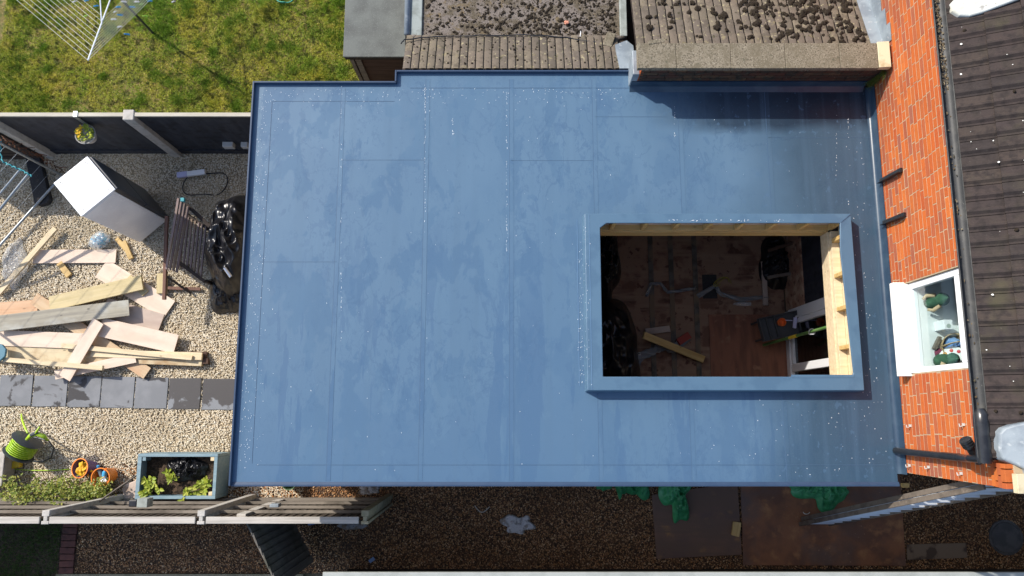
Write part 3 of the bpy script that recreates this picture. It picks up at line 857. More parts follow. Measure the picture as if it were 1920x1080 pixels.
# ================================================================== INSIDE THE EXTENSION
sheet('floor', -3.0, 4.42, -.56, 3.84, .004, m_floor)
o = MB().box(-3.0, 4.42, -.56, 3.84, -.02, -.001).build('slab_under_floor', m_lath)
o['kind'] = 'structure'
o.name = 'floor_slab'
p0, p1 = at(1328, 590, 0), at(1545, 712, 0)
o = MB().box(p0.x, 4.40, p1.y - .6, p0.y, .006, .022).build('floor_sheet', m_floorred, bevel=.002)
setp(o, 'large red brown sheet covering the right hand floor under the skylight opening', 'floor sheet')
fl0 = None
for i, (px, lab) in enumerate(((1222, 'grey strip on the floor under the skylight, nearest the black plastic'), (1260, 'grey strip on the floor under the skylight, second from the black plastic'), (1305, 'grey strip on the floor under the skylight, third from the black plastic'))):
    q = at(px, 560, 0)
    o = MB().box(q.x - .04, q.x + .04, -.3 if i else .2, 3.6, .006, .02).build('floor_batten', m_lath, bevel=.002)
    setp(o, lab, 'batten', 'battens on the room floor')


def crumple(name, m, cx, cy, rx, ry, h, seed, res=56, fold=.5, z0=0., power=2.2, outline=.25, parent=None, fine=1.0, fr=3.2):
    """heap of sheeting or a full sack: irregular outline, folded surface"""
    vs, fs = [], []
    sd = Vector((seed * 3.7, seed * 1.9, seed * .7))
    for i in range(res):
        r = i / (res - 1)
        for k in range(res * 2):
            a = k / (res * 2) * 2 * math.pi
            d = Vector((math.cos(a), math.sin(a), 0))
            o_ = 1 + outline * noise.noise(d * 1.6 + sd)
            x, y = d.x * rx * r * o_, d.y * ry * r * o_
            q = Vector((x / max(rx, ry) * fr * 1.5, y / max(rx, ry) * fr, 0)) + sd
            rid = 1 - abs(noise.noise(q + Vector((0, 0, 3)))) * 2
            rid2 = 1 - abs(noise.noise(q * 2.6)) * 2
            rid3 = noise.noise(q * 4.0 * fine)
            dome = max(0, 1 - r ** power)
            z = h * dome * (1 - fold * .55 + fold * .5 * rid + fold * .2 * rid2 + fold * .06 * rid3)
            vs.append((cx + x + .02 * rid2 * dome, cy + y + .02 * rid * dome, z0 + max(z, .004 * r)))
    n_ = res * 2
    for i in range(res - 1):
        for k in range(n_):
            a, b = i * n_ + k, i * n_ + (k + 1) % n_
            fs.append((a, a + n_, b + n_, b))
    # floor of the sack so that it is a closed body
    vs.append((cx, cy, z0))
    for k in range(n_): fs.append((len(vs) - 1, (res - 1) * n_ + (k + 1) % n_, (res - 1) * n_ + k))
    mb_ = MB()
    mb_.add(vs, fs)
    return mb_.build(name, m, parent, smooth='all', origin=(cx, cy, z0))


q = at(1140, 640, .5)
o = crumple('rubbish_sack', m_bag, q.x - .1, q.y - .1, .64, .98, .85, 3, fold=.4, z0=.024, fr=2.0, power=3)
setp(o, 'big shiny black plastic sack on the floor at the left of the skylight opening', 'sack')
q = at(1130, 490, .5)
o = crumple('plastic_sheeting', m_bag, q.x - .02, q.y + .1, .36, .8, .8, 9, fold=.7, z0=.024)
setp(o, 'black plastic sheeting heaped in the upper left of the room below the skylight', 'plastic sheeting')


def plank(name, label, a, b, wd, th, za, zb, m, group=None, cat='plank', ragged=0, parent=None, bev=.003):
    """a, b: photo pixels of the two ends of the centre line; za, zb underside heights"""
    A, B = at(a[0], a[1], za + th), at(b[0], b[1], zb + th)
    A.z -= th / 2
    B.z -= th / 2
    d = B - A
    L = d.length
    rr = random.Random(hash(label) % 9999 if False else sum(map(ord, label)))
    n_ = max(2, int(L / .12))
    vs, fs = [], []
    for i in range(n_ + 1):
        x = -L / 2 + L * i / n_
        for (yy, zz) in ((-1, -1), (1, -1), (1, 1), (-1, 1)):
            e = rr.uniform(-1, 1) * ragged if i in (0, n_) else 0
            vs.append((x + e + (yy * rr.uniform(-.006, .006) if i in (0, n_) else 0), yy * wd / 2, zz * th / 2 + .004 * math.sin(3 * i / n_)))
    for i in range(n_):
        for k in range(4):
            p, q_ = i * 4 + k, i * 4 + (k + 1) % 4
            fs.append((p, p + 4, q_ + 4, q_))
    fs += [(0, 1, 2, 3), tuple(n_ * 4 + k for k in (3, 2, 1, 0))]
    me = bpy.data.meshes.new(name)
    me.from_pydata(vs, [], fs)
    me.update()
    me.materials.append(m)
    o = bpy.data.objects.new(name, me)
    COL.objects.link(o)
    x = d.normalized()
    y_ = Vector((0, 0, 1)).cross(x).normalized()
    z_ = x.cross(y_)
    M_ = Matrix((x, y_, z_)).transposed().to_4x4()
    o.rotation_euler = M_.to_euler()
    o.location = (A + B) / 2
    md = o.modifiers.new('bevel', 'BEVEL'); md.width = bev; md.segments = 2; md.limit_method = 'ANGLE'
    WL[o.as_pointer()] = Vector(o.location)
    return setp(o, label, cat, group)


IN = 'timber left inside the room'
plank('timber_offcut', 'yellow plank lying inside the room against the black sack', (1207, 628), (1320, 674), .11, .045, .35, .08, m_pine)
plank('timber_offcut', 'short whitish board beside the yellow plank inside the room', (1211, 622), (1256, 616), .1, .04, .10, .06, m_ply2)
o = MB().bar(at(1271, 642, .1), at(1292, 628, .1), .11, .1).build('brick', m_redp if False else mat('red brick block', (.3, .05, .035), .8), bevel=.005)
setp(o, 'red block on the room floor next to milky plastic film', 'block')


def ribbon(name, label, pts, wd, m, cat, z=.03, tw=1.0):
    """crumpled strip of plastic film lying along pixel points"""
    P = [at(x, y_, z) for x, y_ in pts]
    fine = []
    for i in range(len(P) - 1):
        for k in range(7): fine.append(P[i].lerp(P[i + 1], k / 7))
    fine.append(P[-1])
    vs, fs = [], []
    for i, p in enumerate(fine):
        t = (fine[min(i + 1, len(fine) - 1)] - fine[max(i - 1, 0)]).normalized()
        sd = Vector((-t.y, t.x, 0))
        for k in range(7):
            u = (k / 6 - .5)
            h = .03 * noise.noise(Vector((i * .35, k * .6, pts[0][0])))
            vs.append(p + sd * u * wd * (1 + .5 * noise.noise(Vector((i * .4, 0, pts[0][1])))) + Vector((0, 0, abs(h) * tw + .012 * math.sin(i * .9 + k))))
    for i in range(len(fine) - 1):
        for k in range(6):
            a = i * 7 + k
            fs.append((a, a + 1, a + 8, a + 7))
    o = MB().add(vs, fs).build(name, m, smooth='all')
    md = o.modifiers.new('thick', 'SOLIDIFY'); md.thickness = .002
    return setp(o, label, cat)


ribbon('plastic_film', 'milky plastic film crumpled below the yellow plank in the room', [(1190, 690), (1200, 668), (1222, 660), (1240, 650), (1262, 655), (1290, 632)], .13, m_film, 'plastic film', .05)
ribbon('plastic_film', 'thin strip of milky film winding over the left of the room floor', [(1212, 556), (1220, 532), (1238, 532), (1252, 548), (1278, 545), (1305, 540)], .05, m_film, 'plastic film', .05)
ribbon('plastic_film', 'grey film trailing across the middle of the room floor', [(1308, 556), (1340, 536), (1352, 552), (1390, 562), (1440, 556)], .07, m_film, 'plastic film', .05)
ribbon('plastic_film', 'pale film strip running to the lower edge of the opening', [(1200, 662), (1192, 680), (1190, 705)], .08, m_film, 'plastic film', .05)
b0 = at(1384, 570, .05)
o = MB().lathe([(0, 0), (.035, .0), (.037, .2), (.018, .25), (.014, .28), (0, .28)], Matrix.Translation((b0.x + .2, b0.y, .06)) @ Matrix.Rotation(-math.pi / 2, 4, 'Y'), 12).build('plastic_bottle', m_clear, smooth=True)
setp(o, 'clear plastic bottle lying on the room floor', 'bottle')
q = at(1352, 530, .0)
mb = MB()
for k in range(3):
    pts = [V(q.x + .12 * math.cos(a * .7 + k) * (1 + .1 * k), q.y + .08 * math.sin(a * .9 + k * 2), .03 + .02 * k + .02 * math.sin(a * 2)) for a in [j * .5 for j in range(14)]]
    mb.tube(pts, .006, 5)
setp(mb.build('loose_cable', mat('yellow cable', (.35, .3, .06), .6), smooth='all'), 'loose yellowish cable tangled on the room floor', 'cable')
q0, q1 = at(1316, 515, .0), at(1345, 560, .0)
o = MB().box(q0.x, q1.x, q1.y, q0.y, .005, .01).build('floor_hatch', m_rubber)
setp(o, 'dark square patch let into the room floor', 'floor patch')

# inner house wall with white patio door, seen through the opening
XW = 4.46
iw = thing('inner_wall', 'stripped brown inner wall with a navy panel below the skylight opening', 'wall', (XW, 1.6, 0))
MB().box(XW - .02, XW + .1, .95 + .66, 3.85, 0, .75).build('plaster_area', m_plaster, iw, bevel=.004)
MB().box(XW + .0, XW + .1, 1.62, 3.85, .753, 2.84).build('navy_panel', m_navy, iw)
MB().box(XW - .03, XW + .1, 1.62, 3.85, .752, .80).build('ledge', m_ply2, iw) if False else None
MB().box(XW, XW + .1, -.57, 1.6, 2.3, 2.84).build('lintel', m_plaster, iw)
pd = thing('patio_door', 'white framed glazed door in the inner wall below the skylight opening', 'door', (XW, .6, 0))
MB().box(XW - .06, XW + .06, -.5, 1.58, .004, .16).build('threshold', m_upvc, pd, bevel=.006)
MB().box(XW - .05, XW + .05, 1.44, 1.60, .165, 2.2).build('jamb', m_upvc, pd, bevel=.008)
MB().box(XW - .04, XW + .05, 1.36, 1.436, .165, 2.2).build('jamb', m_upvc, pd, bevel=.006)
MB().box(XW - .05, XW + .05, .62, .74, .165, 2.2).build('mullion', m_upvc, pd, bevel=.008)
MB().box(XW - .05, XW + .05, -.5, -.4, .165, 2.2).build('jamb', m_upvc, pd, bevel=.008)
MB().box(XW - .05, XW + .05, -.5, 1.6, 2.205, 2.3).build('head', m_upvc, pd, bevel=.006)
MB().box(XW - .04, XW + .04, .745, 1.355, .165, .24).build('bottom_rail', m_upvc, pd, bevel=.006)
MB().box(XW + .0, XW + .01, .745, 1.355, .245, 2.2).build('pane', m_doorglass, pd)
MB().box(XW + .0, XW + .01, -.395, .615, .165, 2.2).build('pane', m_doorglass, pd)
mb = MB()
for k in range(14): mb.box(XW + .07, XW + .075, -.39, 1.35, .3 + k * .14, .315 + k * .14)
mb.build('blind_slats', m_lath, pd)
# tool tray on a trestle, paint things in it
ty = thing('tool_tray', 'dark grey divided tray holding paint tools beside the patio door', 'tray', at(1460, 612, .45))
Tm = Matrix.Translation(at(1460, 612, .45)) @ Matrix.Rotation(R(12), 4, 'Z')
mb = MB()
for (cx_, cy_, sx_, sy_, sz_, zz) in ((0, 0, .62, .36, .015, 0), (-.30, 0, .015, .36, .09, .05), (.30, 0, .015, .36, .09, .05), (0, .175, .62, .015, .09, .05), (0, -.175, .62, .015, .09, .05), (-.06, 0, .012, .34, .07, .04), (-.18, 0, .012, .34, .06, .035)):
    mb.boxm(Tm @ Matrix.Translation((cx_, cy_, zz)), sx_, sy_, sz_)
mb.build('tray', m_traydark, ty, bevel=.004)
mb = MB()
for sx_ in (-.26, .26):
    for sy_ in (-.14, .14):
        mb.boxm(Tm @ Matrix.Translation((sx_, sy_, -.22)), .03, .03, .42)
mb.build('stand', m_traydark, ty)
o = MB().lathe([(0, 0), (.055, 0), (.065, .09), (.058, .09), (.05, .01), (0, .01)], Tm @ Matrix.Translation((.03, .05, .02)), 14).build('paint_pot', m_orangep, smooth=True)
setp(o, 'orange pot standing in the dark tool tray', 'pot')
mb = MB()
mb.bar(Tm @ V(.08, .07, .1), Tm @ V(.2, .04, .09), .014, .012)
mb.boxm(Tm @ Matrix.Translation((.23, .0, .08)) @ Matrix.Rotation(R(70), 4, 'Z'), .17, .05, .04)
o = mb.build('paint_brush', m_lav, bevel=.006)
setp(o, 'lavender handled brush lying across the dark tool tray', 'brush')
# green pole
gp = thing('prop_pole', 'slanting green pole with a yellow band and knotted string', 'pole', at(1440, 645, .1))
gA, gB = at(1432, 647, .1), at(1559, 611, 1.9)
MB().tube([gA, gB], .022, 10).build('shaft', m_greenpole, gp, smooth=True)
MB().tube([gA.lerp(gB, .42), gA.lerp(gB, .53)], .026, 10).build('band', m_yellowp, gp, smooth=True)
mb = MB()
kp = gA.lerp(gB, .73)
for k in range(3): mb.tube([kp + V(.03 * math.cos(a + k) + .01 * k, .04 * math.sin(a * 1.0 + k), .03 * math.sin(a + k * 2)) for a in [j * .6 for j in range(11)]], .006, 5)
mb.build('string', m_whitepeg, gp, smooth='all')
plank('scaffold_tube', 'grey tube lying in the shade below the navy panel', (1440, 520), (1500, 510), .05, .05, .2, .3, m_alu, cat='tube')
plank('timber_offcut', 'dark upright offcut in the shaded corner under the navy panel', (1432, 490), (1436, 572), .08, .04, .03, .03, m_ply2)
plank('timber_offcut', 'grey batten slanting across the shaded corner of the room', (1440, 470), (1520, 445), .05, .04, .3, .5, m_endwood)
q = at(1455, 495, 0)
o = crumple('rubble_bag', m_bag, q.x, q.y, .3, .42, .3, 21, fold=.6, z0=.006)
setp(o, 'low dark bag in the shaded right corner of the room', 'bag')

# ================================================================== HOUSE
hs = thing('brick_house', 'orange brick house wall with dark tiled roof, gutter and white framed window', 'house', (7, 3, 0))
XF = 4.58
WY0, WY1, WZ0, WZ1 = .43, 1.47, 3.36, 4.50
HYa, HYb, HZ = -.70, 9.0, 4.95
mb = MB()
for (y0, y1, z0, z1) in ((HYa, HYb, 0, WZ0), (HYa, WY0, WZ0, WZ1), (WY1, HYb, WZ0, WZ1), (HYa, HYb, WZ1, HZ)):
    mb.box(XF + .0018, XF + .25, y0, y1, z0, z1)
mb.box(XF + .25, 11, HYa, HYa + .25, 0, HZ)
mb.box(XF + .25, 11, HYb - .25, HYb, 0, HZ)
mb.box(10.75, 11, HYa + .25, HYb - .25, 0, HZ)
# gable ends
for yy in (HYa, HYb - .25):
    mb.add([(XF + .006, yy, HZ), (11, yy, HZ), (7.8, yy, 6.75), (XF + .006, yy + .25, HZ), (11, yy + .25, HZ), (7.8, yy + .25, 6.75)], [(0, 1, 2), (5, 4, 3), (0, 3, 4, 1), (1, 4, 5, 2), (2, 5, 3, 0)])
wallo = mb.build('wall', m_mortar, hs)


def bricks(mbk, z0, z1, u0, u1, place, holes=(), bl=.215, bh=.065, j=.010, seed=1, dep=.03):
    rr = random.Random(seed)
    row = 0
    z = z0
    while z < z1:
        u = u0 - (bl + j) * (.5 if row % 2 else 0) + (rr.uniform(-.02, .02))
        while u < u1:
            L = bl * (.48 if rr.random() < .07 else 1)
            a, b = max(u, u0), min(u + L, u1)
            zt = min(z + bh, z1)
            parts = [(a, b)]
            for (h0, h1, k0, k1) in holes:
                if zt > k0 and z < k1:
                    np_ = []
                    for (s0, s1) in parts:
                        if s1 <= h0 or s0 >= h1: np_.append((s0, s1))
                        else:
                            if s0 < h0: np_.append((s0, h0))
                            if s1 > h1: np_.append((h1, s1))
                    parts = np_
            for s0, s1 in parts:
                if s1 - s0 > .012: place(mbk, s0, s1, z + rr.uniform(-.0015, .0015), zt, rr.uniform(-.0006, .0008), rr)
            u += L + j
        z += bh + j
        row += 1


def pl_house(mbk, a, b, z0, z1, d, rr):
    e = lambda: rr.uniform(-.0012, .0012)
    x = XF - d
    x2 = XF + .012
    mbk.add([(x + e(), a + .001 + e(), z0 + e()), (x + e(), b + e(), z0 + e()), (x + e(), b + e(), z1 + e()), (x + e(), a + e(), z1 + e()),
             (x2, a, z0), (x2, b, z0), (x2, b, z1), (x2, a, z1)], [(0, 3, 2, 1), (0, 1, 5, 4), (1, 2, 6, 5), (2, 3, 7, 6), (3, 0, 4, 7)])


mb = MB()
bricks(mb, 2.86, 4.93, HYa + .0, 6.2, pl_house, holes=((WY0 - .012, WY1 + .012, 3.30, WZ1 + .01),), seed=5)
mb.build('brick_face', m_brick, hs)
# window
wn = MB()
fz0, fz1 = WZ0 + .08, WZ1
wn.box(XF + .03, XF + .10, WY0 + .004, WY0 + .065, fz0, fz1)
wn.box(XF + .03, XF + .10, WY1 - .075, WY1 - .004, fz0, fz1)
wn.box(XF + .03, XF + .10, WY0 + .067, WY1 - .077, fz0, fz0 + .055)
wn.box(XF + .03, XF + .10, WY0 + .067, WY1 - .077, fz1 - .17, fz1 - .002)
wfo = wn.build('window', m_upvc, hs, bevel=.006)
MB().box(XF + .052, XF + .058, WY0 + .067, WY1 - .077, fz0 + .057, fz1 - .172).build('pane', m_glass, wfo)
MB().box(XF - .13, XF + .028, WY0 - .03, WY1 + .02, WZ0 - .045, WZ0 + .045).build('sill', m_sillpaint, wfo, bevel=.008)
MB().box(XF - .02, XF + .1, WY0 + .005, WY1 - .005, WZ0 + .047, WZ0 + .078).build('sub_sill', m_upvc, wfo, bevel=.004)
MB().box(XF + .105, XF + .62, WY0 - .1, WY1 + .1, WZ0 + .1, WZ0 + .135).build('window_board', m_roomwhite, wfo)
# room behind the window
mb = MB()
mb.box(XF + 2.2, XF + 2.25, -.4, 3.2, 2.9, 4.8)
mb.box(XF + .26, XF + 2.2, -.45, -.4, 2.9, 4.8)
mb.box(XF + .26, XF + 2.2, 3.2, 3.25, 2.9, 4.8)
mb.box(XF + .26, XF + 2.2, -.4, 3.2, 2.85, 2.9)
mb.box(XF + .26, XF + 2.2, -.4, 3.2, 4.8, 4.84)
mb.build('room_lining', m_room, hs)
# brackets and hooks on the wall
for (ya, za, yb, zb) in ((2.813, 3.10, 2.795, 3.60), (2.285, 3.09, 2.26, 3.585)):
    mb = MB()
    mb.bar((XF - .02, ya, za), (XF - .02, yb, zb), .05, .03, (1, 0, 0))
    mb.bar((XF - .045, ya - .028, za), (XF - .045, yb - .028, zb), .008, .05, (1, 0, 0))
    mb.build('bracket', m_black, hs, bevel=.003)
for yy, zz in ((-.16, 3.29), (-.13, 4.32), (-.60, 3.6), (-.62, 4.2), (-.61, 3.2)):
    mb = MB()
    mb.box(XF - .022, XF - .002, yy - .014, yy + .014, zz - .012, zz + .012)
    mb.tube([(XF - .03, yy - .015, zz), (XF - .05, yy - .02, zz), (XF - .055, yy + .01, zz)], .006, 6)
    mb.build('pipe_clip', m_clip, hs, bevel=.003)


# tiled roof with rolled profile, course over course
def tiled(mbk, origin, udir, sdir, ulen, courses, exposure, rib, depth=.018, step=.022, off=.0, seed=1, over=.04, prof=None):
    """udir along the eave, sdir up the slope"""
    o_, u, s_ = Vector(origin), Vector(udir).normalized(), Vector(sdir).normalized()
    nrm = u.cross(s_)
    if nrm.z < 0: nrm = -nrm
    rr = random.Random(seed)
    prof = prof or [(0, 0), (.12, .1), (.2, .5), (.3, 1), (.42, 1), (.5, .6), (.56, .2), (.74, .1), (.96, .1), (.965, -1), (.999, -1)]
    nr = int(ulen / rib)
    for c_ in range(courses):
        sh = (off * (c_ % 2)) * rib
        base = len(mbk.v)
        cnt = 0
        wob = [rr.uniform(-.003, .003) for _ in range(nr // 3 + 2)]
        for i in range(nr):
            for t, h in prof:
                d = i * rib + t * rib + sh
                hh = h * depth
                w_ = wob[i // 3]
                p0_ = o_ + u * d + s_ * (c_ * exposure + w_) + nrm * (hh + step)
                p1_ = o_ + u * d + s_ * ((c_ + 1) * exposure + over) + nrm * (hh + .002)
                p2_ = o_ + u * d + s_ * (c_ * exposure + w_) + nrm * (min(hh, 0) - .004)
                mbk.v += [tuple(p2_), tuple(p0_), tuple(p1_)]
                cnt += 1
        for i in range(cnt - 1):
            if i % len(prof) == len(prof) - 1: continue
            a = base + i * 3
            mbk.f += [(a, a + 3, a + 4, a + 1), (a + 1, a + 4, a + 5, a + 2)]
    return mbk


OLDP = [(0, 0), (.08, .25), (.25, .42), (.5, .5), (.7, .42), (.84, .25), (.89, 0), (.9, -1.3), (.999, -1.3)]
A30 = R(29)
mb = MB()
tiled(mb, (4.43, -.42, 4.945), (0, 1, 0), (math.cos(A30), 0, math.sin(A30)), 9.5, 12, .31, .152, depth=.022, step=.03, seed=3)
mb.build('roof', m_tile, hs)
mb = MB()
mb.add([(4.43, -.44, 4.93), (7.8, -.44, 4.93 + 3.37 * math.tan(A30)), (7.8, 9.1, 4.93 + 3.37 * math.tan(A30)), (4.43, 9.1, 4.93)], [(0, 1, 2, 3)])
mb.add([(11.2, -.7, 4.93), (7.8, -.7, 4.93 + 3.37 * math.tan(A30)), (7.8, 9.1, 4.93 + 3.37 * math.tan(A30)), (11.2, 9.1, 4.93)], [(3, 2, 1, 0)])
mb.build('roof_slab', m_tile, hs)
# lichen spots on the tiles
FV2, FF2 = [], []
nrm = Vector((-math.sin(A30), 0, math.cos(A30)))
for _ in range(130):
    s_ = rnd.uniform(.02, 1.5)
    yy = rnd.uniform(-.4, 6)
    p = Vector((4.43 + s_ * math.cos(A30), yy, 4.945 + s_ * math.sin(A30))) + nrm * .047
    r_ = rnd.choice((.003, .004, .005, .007, .011))
    b = len(FV2)
    for k in range(6):
        a = k / 6 * 6.283
        rr_ = r_ * rnd.uniform(.7, 1.2)
        FV2.append(tuple(p + Vector((math.cos(A30) * math.cos(a) * rr_, math.sin(a) * rr_, math.sin(A30) * math.cos(a) * rr_)) + nrm * (.002 * (k % 2))))
    for k in range(1, 5): FF2.append((b, b + k, b + k + 1))
fast_mesh('lichen_spots', np.array(FV2), np.array(FF2), mat('lichen', (.7, .7, .66), .8), parent=hs)
mb = MB()
for k in range(26):
    s_ = rnd.uniform(.05, 1.2); yy = rnd.uniform(-.3, 5)
    p = Vector((4.43 + s_ * math.cos(A30), yy, 4.945 + s_ * math.sin(A30))) + nrm * .03
    mb.ball(p, rnd.uniform(.012, .03), rnd.uniform(.012, .025), .018, 1, .4, k)
o = mb.build('moss_clumps', m_moss, hs, smooth='all')
o['kind'] = 'stuff'
# gutter (open half round), fascia, debris
MB().box(XF - .03, XF + .0, -.5, 9, 4.80, 4.945).build('fascia', m_dwood, hs) if False else None
mb = MB()
gx, gz, gr = 4.375, 4.93, .062
prof = [(-gr * math.cos(a), -gr * math.sin(a)) for a in [math.pi * k / 12 for k in range(13)]]
prof2 = [(x * .90, z * .90) for x, z in prof[::-1]]
pr_ = prof + prof2
na = len(pr_)
vs_ = [(gx + x, -.42, gz + z) for x, z in pr_] + [(gx + x, 9, gz + z) for x, z in pr_]
mb.add(vs_, [(i, (i + 1) % na, na + (i + 1) % na, na + i) for i in range(na)])
mb.tube([(gx - gr, -.42, gz), (gx - gr, 9, gz)], .007, 8)
mb.tube([(gx + gr, -.42, gz), (gx + gr, 9, gz)], .009, 8)
gut = mb.build('gutter', m_gutter, hs, smooth=True, angle=50)
mb = MB()
for k in range(420):
    yy = rnd.uniform(3.2, 4.6) if rnd.random() < .75 else rnd.uniform(-.3, 7)
    mb.ball((gx + rnd.uniform(-.04, .035), yy, gz - .05 + rnd.uniform(0, .02)), rnd.uniform(.004, .012), rnd.uniform(.006, .018), .004, 1, .6, k)
o = mb.build('gutter_debris', m_debris, hs)
o['kind'] = 'stuff'
# downpipe with outlet and elbows
dp = MB()
dp.tube([(4.505, -.452, 3.04), (4.50, -.455, 3.6), (4.495, -.455, 4.3), (4.47, -.455, 4.50), (4.43, -.45, 4.60), (4.39, -.44, 4.68), (4.378, -.44, 4.86)], .038, 14)
dpo = dp.build('downpipe', m_black, hs, smooth=True, angle=50)
MB().tube([(4.497, -.455, 4.02), (4.495, -.455, 4.32)], .041, 14).build('socket', m_black, dpo, smooth=True, angle=50)
mb = MB()
mb.tube([(gx, .02, gz - .012), (gx, -.03, gz + .0), (gx, -.1, gz - .003), (gx, -.40, gz - .006), (gx, -.47, gz - .008)], [.045, .066, .068, .068, .06], 18)
mb.build('gutter_outlet', m_black, dpo, smooth=True, angle=50)
mb = MB()
e0, e1, e2 = at(1809, 824, 4.72), at(1818, 838, 4.7), at(1836, 866, 4.62)
mb.tube([e0, e1], .052, 14)
for k in range(3): mb.tube([e0.lerp(e1, .12 + k * .3), e0.lerp(e1, .24 + k * .3)], .058, 14)
mb.tube([e1, e2], .040, 12)
mb.build('elbow', m_black, dpo, smooth=True, angle=50)
# corner of the wall beyond the gutter: brick corbel and cream verge
mb = MB()


def pl_corb(mbk, a, b, z0, z1, d, rr):
    mbk.box(4.60 - .0 - .16 * (z0 - 4.75), 4.75, a, b, z0, z1)


mb = MB()
for k in range(5):
    zz = 4.70 + k * .075
    xx = 4.53 - k * .018
    for (a, b) in ((-.69, -.585), (-.575, -.47)) if k % 2 else ((-.69, -.64), (-.63, -.52), (-.51, -.47)):
        mb.box(xx, 4.70, a, b, zz, zz + .066)
mb.build('corbel', m_brick, hs, bevel=.002)
MB().box(4.535, 4.72, -.685, -.475, 4.69, 5.08).build('corbel_mortar', m_mortar, hs)
MB().box(4.50, 4.75, -.72, -.55, 5.09, 5.16).build('verge_stone', m_cream, hs, bevel=.004)
# lead and cement covers lying over the roof


def roof_cover(name, m, pix, z, th, tl):
    poly = [tuple(at(px, py, z)[:2]) for px, py in pix]
    x0_ = min(p[0] for p in poly)
    o = MB().prism(poly, lambda p: z - th + (p[0] - x0_) * math.tan(A30) * .9, lambda p: z + (p[0] - x0_) * math.tan(A30) * .9).build(name, m, hs, bevel=.02, seg=3)
    return o


roof_cover('lead_cover', m_lead, [(1873, 812), (1880, 802), (1893, 796), (1925, 788), (2000, 782), (2000, 985), (1928, 968), (1914, 880), (1880, 862), (1874, 845)], 5.06, .12, 0)
roof_cover('flaunching', m_whitelead, [(1783, 6), (1786, 20), (1797, 31), (1812, 36), (1832, 34), (1850, 30), (1920, 14), (2000, -4), (2000, -90), (1850, -60), (1800, -12)], 5.03, .08, 0)

# ornaments on the window board
WB = WZ0 + .136


def ornament(px, py, z):
    return at(px, py, z)


def figurine(name, label, px, py, z, rot):
    c = at(px, py, z)
    t = thing(name, label, 'figurine', (c.x, c.y, WB))
    M_ = Matrix.Translation((c.x, c.y, WB)) @ Matrix.Rotation(R(rot), 4, 'Z')
    mb_ = MB()
    mb_.lathe([(0, 0), (.07, 0), (.085, .06), (.07, .14), (.035, .2), (0, .21)], M_, 14)
    mb_.build('body', m_toyg, t, smooth='all')
    mb_ = MB()
    mb_.ball(M_ @ V(0, 0, .245), .05, .05, .055, 2)
    mb_.build('head', m_beige, t, smooth='all')
    mb_ = MB()
    mb_.lathe([(.075, 0), (.07, .02), (.03, .07), (0, .11)], M_ @ Matrix.Translation((0, 0, .27)), 14)
    mb_.build('hat', m_toyg, t, smooth='all')
    for sg in (-1, 1):
        mb_ = MB()
        mb_.tube([M_ @ V(.0, sg * .06, .17), M_ @ V(-.06, sg * .09, .11), M_ @ V(-.1, sg * .06, .08)], [.025, .022, .018], 8)
        mb_.build('arm', m_beige, t, smooth='all')
    return t


figurine('garden_figurine', 'small green and beige figurine at the upper end of the window board', 1752, 565, 3.6, 20)
figurine('garden_figurine', 'small green and beige figurine at the lower end of the window board', 1752, 678, 3.4, 120)
c = at(1778, 668, 3.55)
o = MB().lathe([(0, 0), (.11, 0), (.15, .12), (.158, .13), (.145, .13), (.105, .012), (0, .012)], Matrix.Translation((c.x + .05, c.y + .1, WB)), 20)
bk = o.build('wicker_basket', m_cane, smooth=True)
setp(bk, 'cane basket holding blue cloth behind the window glass', 'basket')
mb = MB()
for k in range(5): mb.tube([V(c.x + .05 + (.16 - k * .012) * math.cos(a), c.y + .1 + .16 * math.sin(a) * .3, WB + .13 + (.16 - k * .012) * math.sin(a)) for a in [math.pi * j / 10 for j in range(11)]], .005, 5)
mb.build('handle', m_cane, bk, smooth='all')
o = crumple('folded_cloth', m_cloth, c.x + .05, c.y + .1, .12, .12, .14, 5, res=20, z0=WB + .06)
setp(o, 'blue cloth bundled in the cane basket behind the window', 'cloth')
c2 = at(1767, 662, 3.5)
o = crumple('folded_cloth', m_maroon, c2.x - .02, c2.y, .07, .06, .1, 6, res=16, z0=WB)
setp(o, 'dark maroon cloth beside the cane basket', 'cloth')
c3 = at(1760, 613, 3.5)
mb = MB()
mb.box(c3.x - .05, c3.x + .05, c3.y - .05, c3.y + .06, WB, WB + .2)
o = mb.build('white_box', m_whitebox, bevel=.006)
setp(o, 'white carton with a round emblem in the middle of the window board', 'box')
o2 = MB().lathe([(0, 0), (.024, 0), (.024, .002), (0, .002)], Matrix.Translation((c3.x, c3.y - .01, WB + .201)), 16).build('emblem', mat('grey green disc', (.35, .4, .34), .6), o)
c4 = at(1785, 610, 3.6)
o = MB().boxm(Matrix.Translation((c4.x + .1, c4.y, WB + .2)) @ Matrix.Rotation(R(15), 4, 'Z') @ Matrix.Rotation(R(-25), 4, 'Y'), .012, .34, .4).build('white_card', m_whitebox)
setp(o, 'large white sheet of card propped up behind the window', 'card')
c5 = at(1790, 680, 3.7)
pal = thing('paint_palette', 'white paint palette with red, orange and purple dabs behind the window', 'palette', (c5.x, c5.y, WB))
Mp = Matrix.Translation((c5.x + .02, c5.y + .03, WB + .16)) @ Matrix.Rotation(R(-35), 4, 'Y')
MB().lathe([(0, -.006), (.15, -.006), (.155, 0), (.15, .006), (0, .006)], Mp, 24).build('board', m_whitebox, pal)
for k, cc in enumerate(((.55, .03, .05), (.6, .06, .03), (.7, .3, .03), (.5, .03, .2), (.3, .06, .3), (.6, .05, .05))):
    a = R(60 + k * 38)
    MB().lathe([(0, .0), (.02, .0), (.018, .005), (0, .007)], Mp @ Matrix.Translation((.11 * math.cos(a), .11 * math.sin(a), .007)), 12).build('paint_dab', mat('paint dab %d' % k, cc, .4), pal)
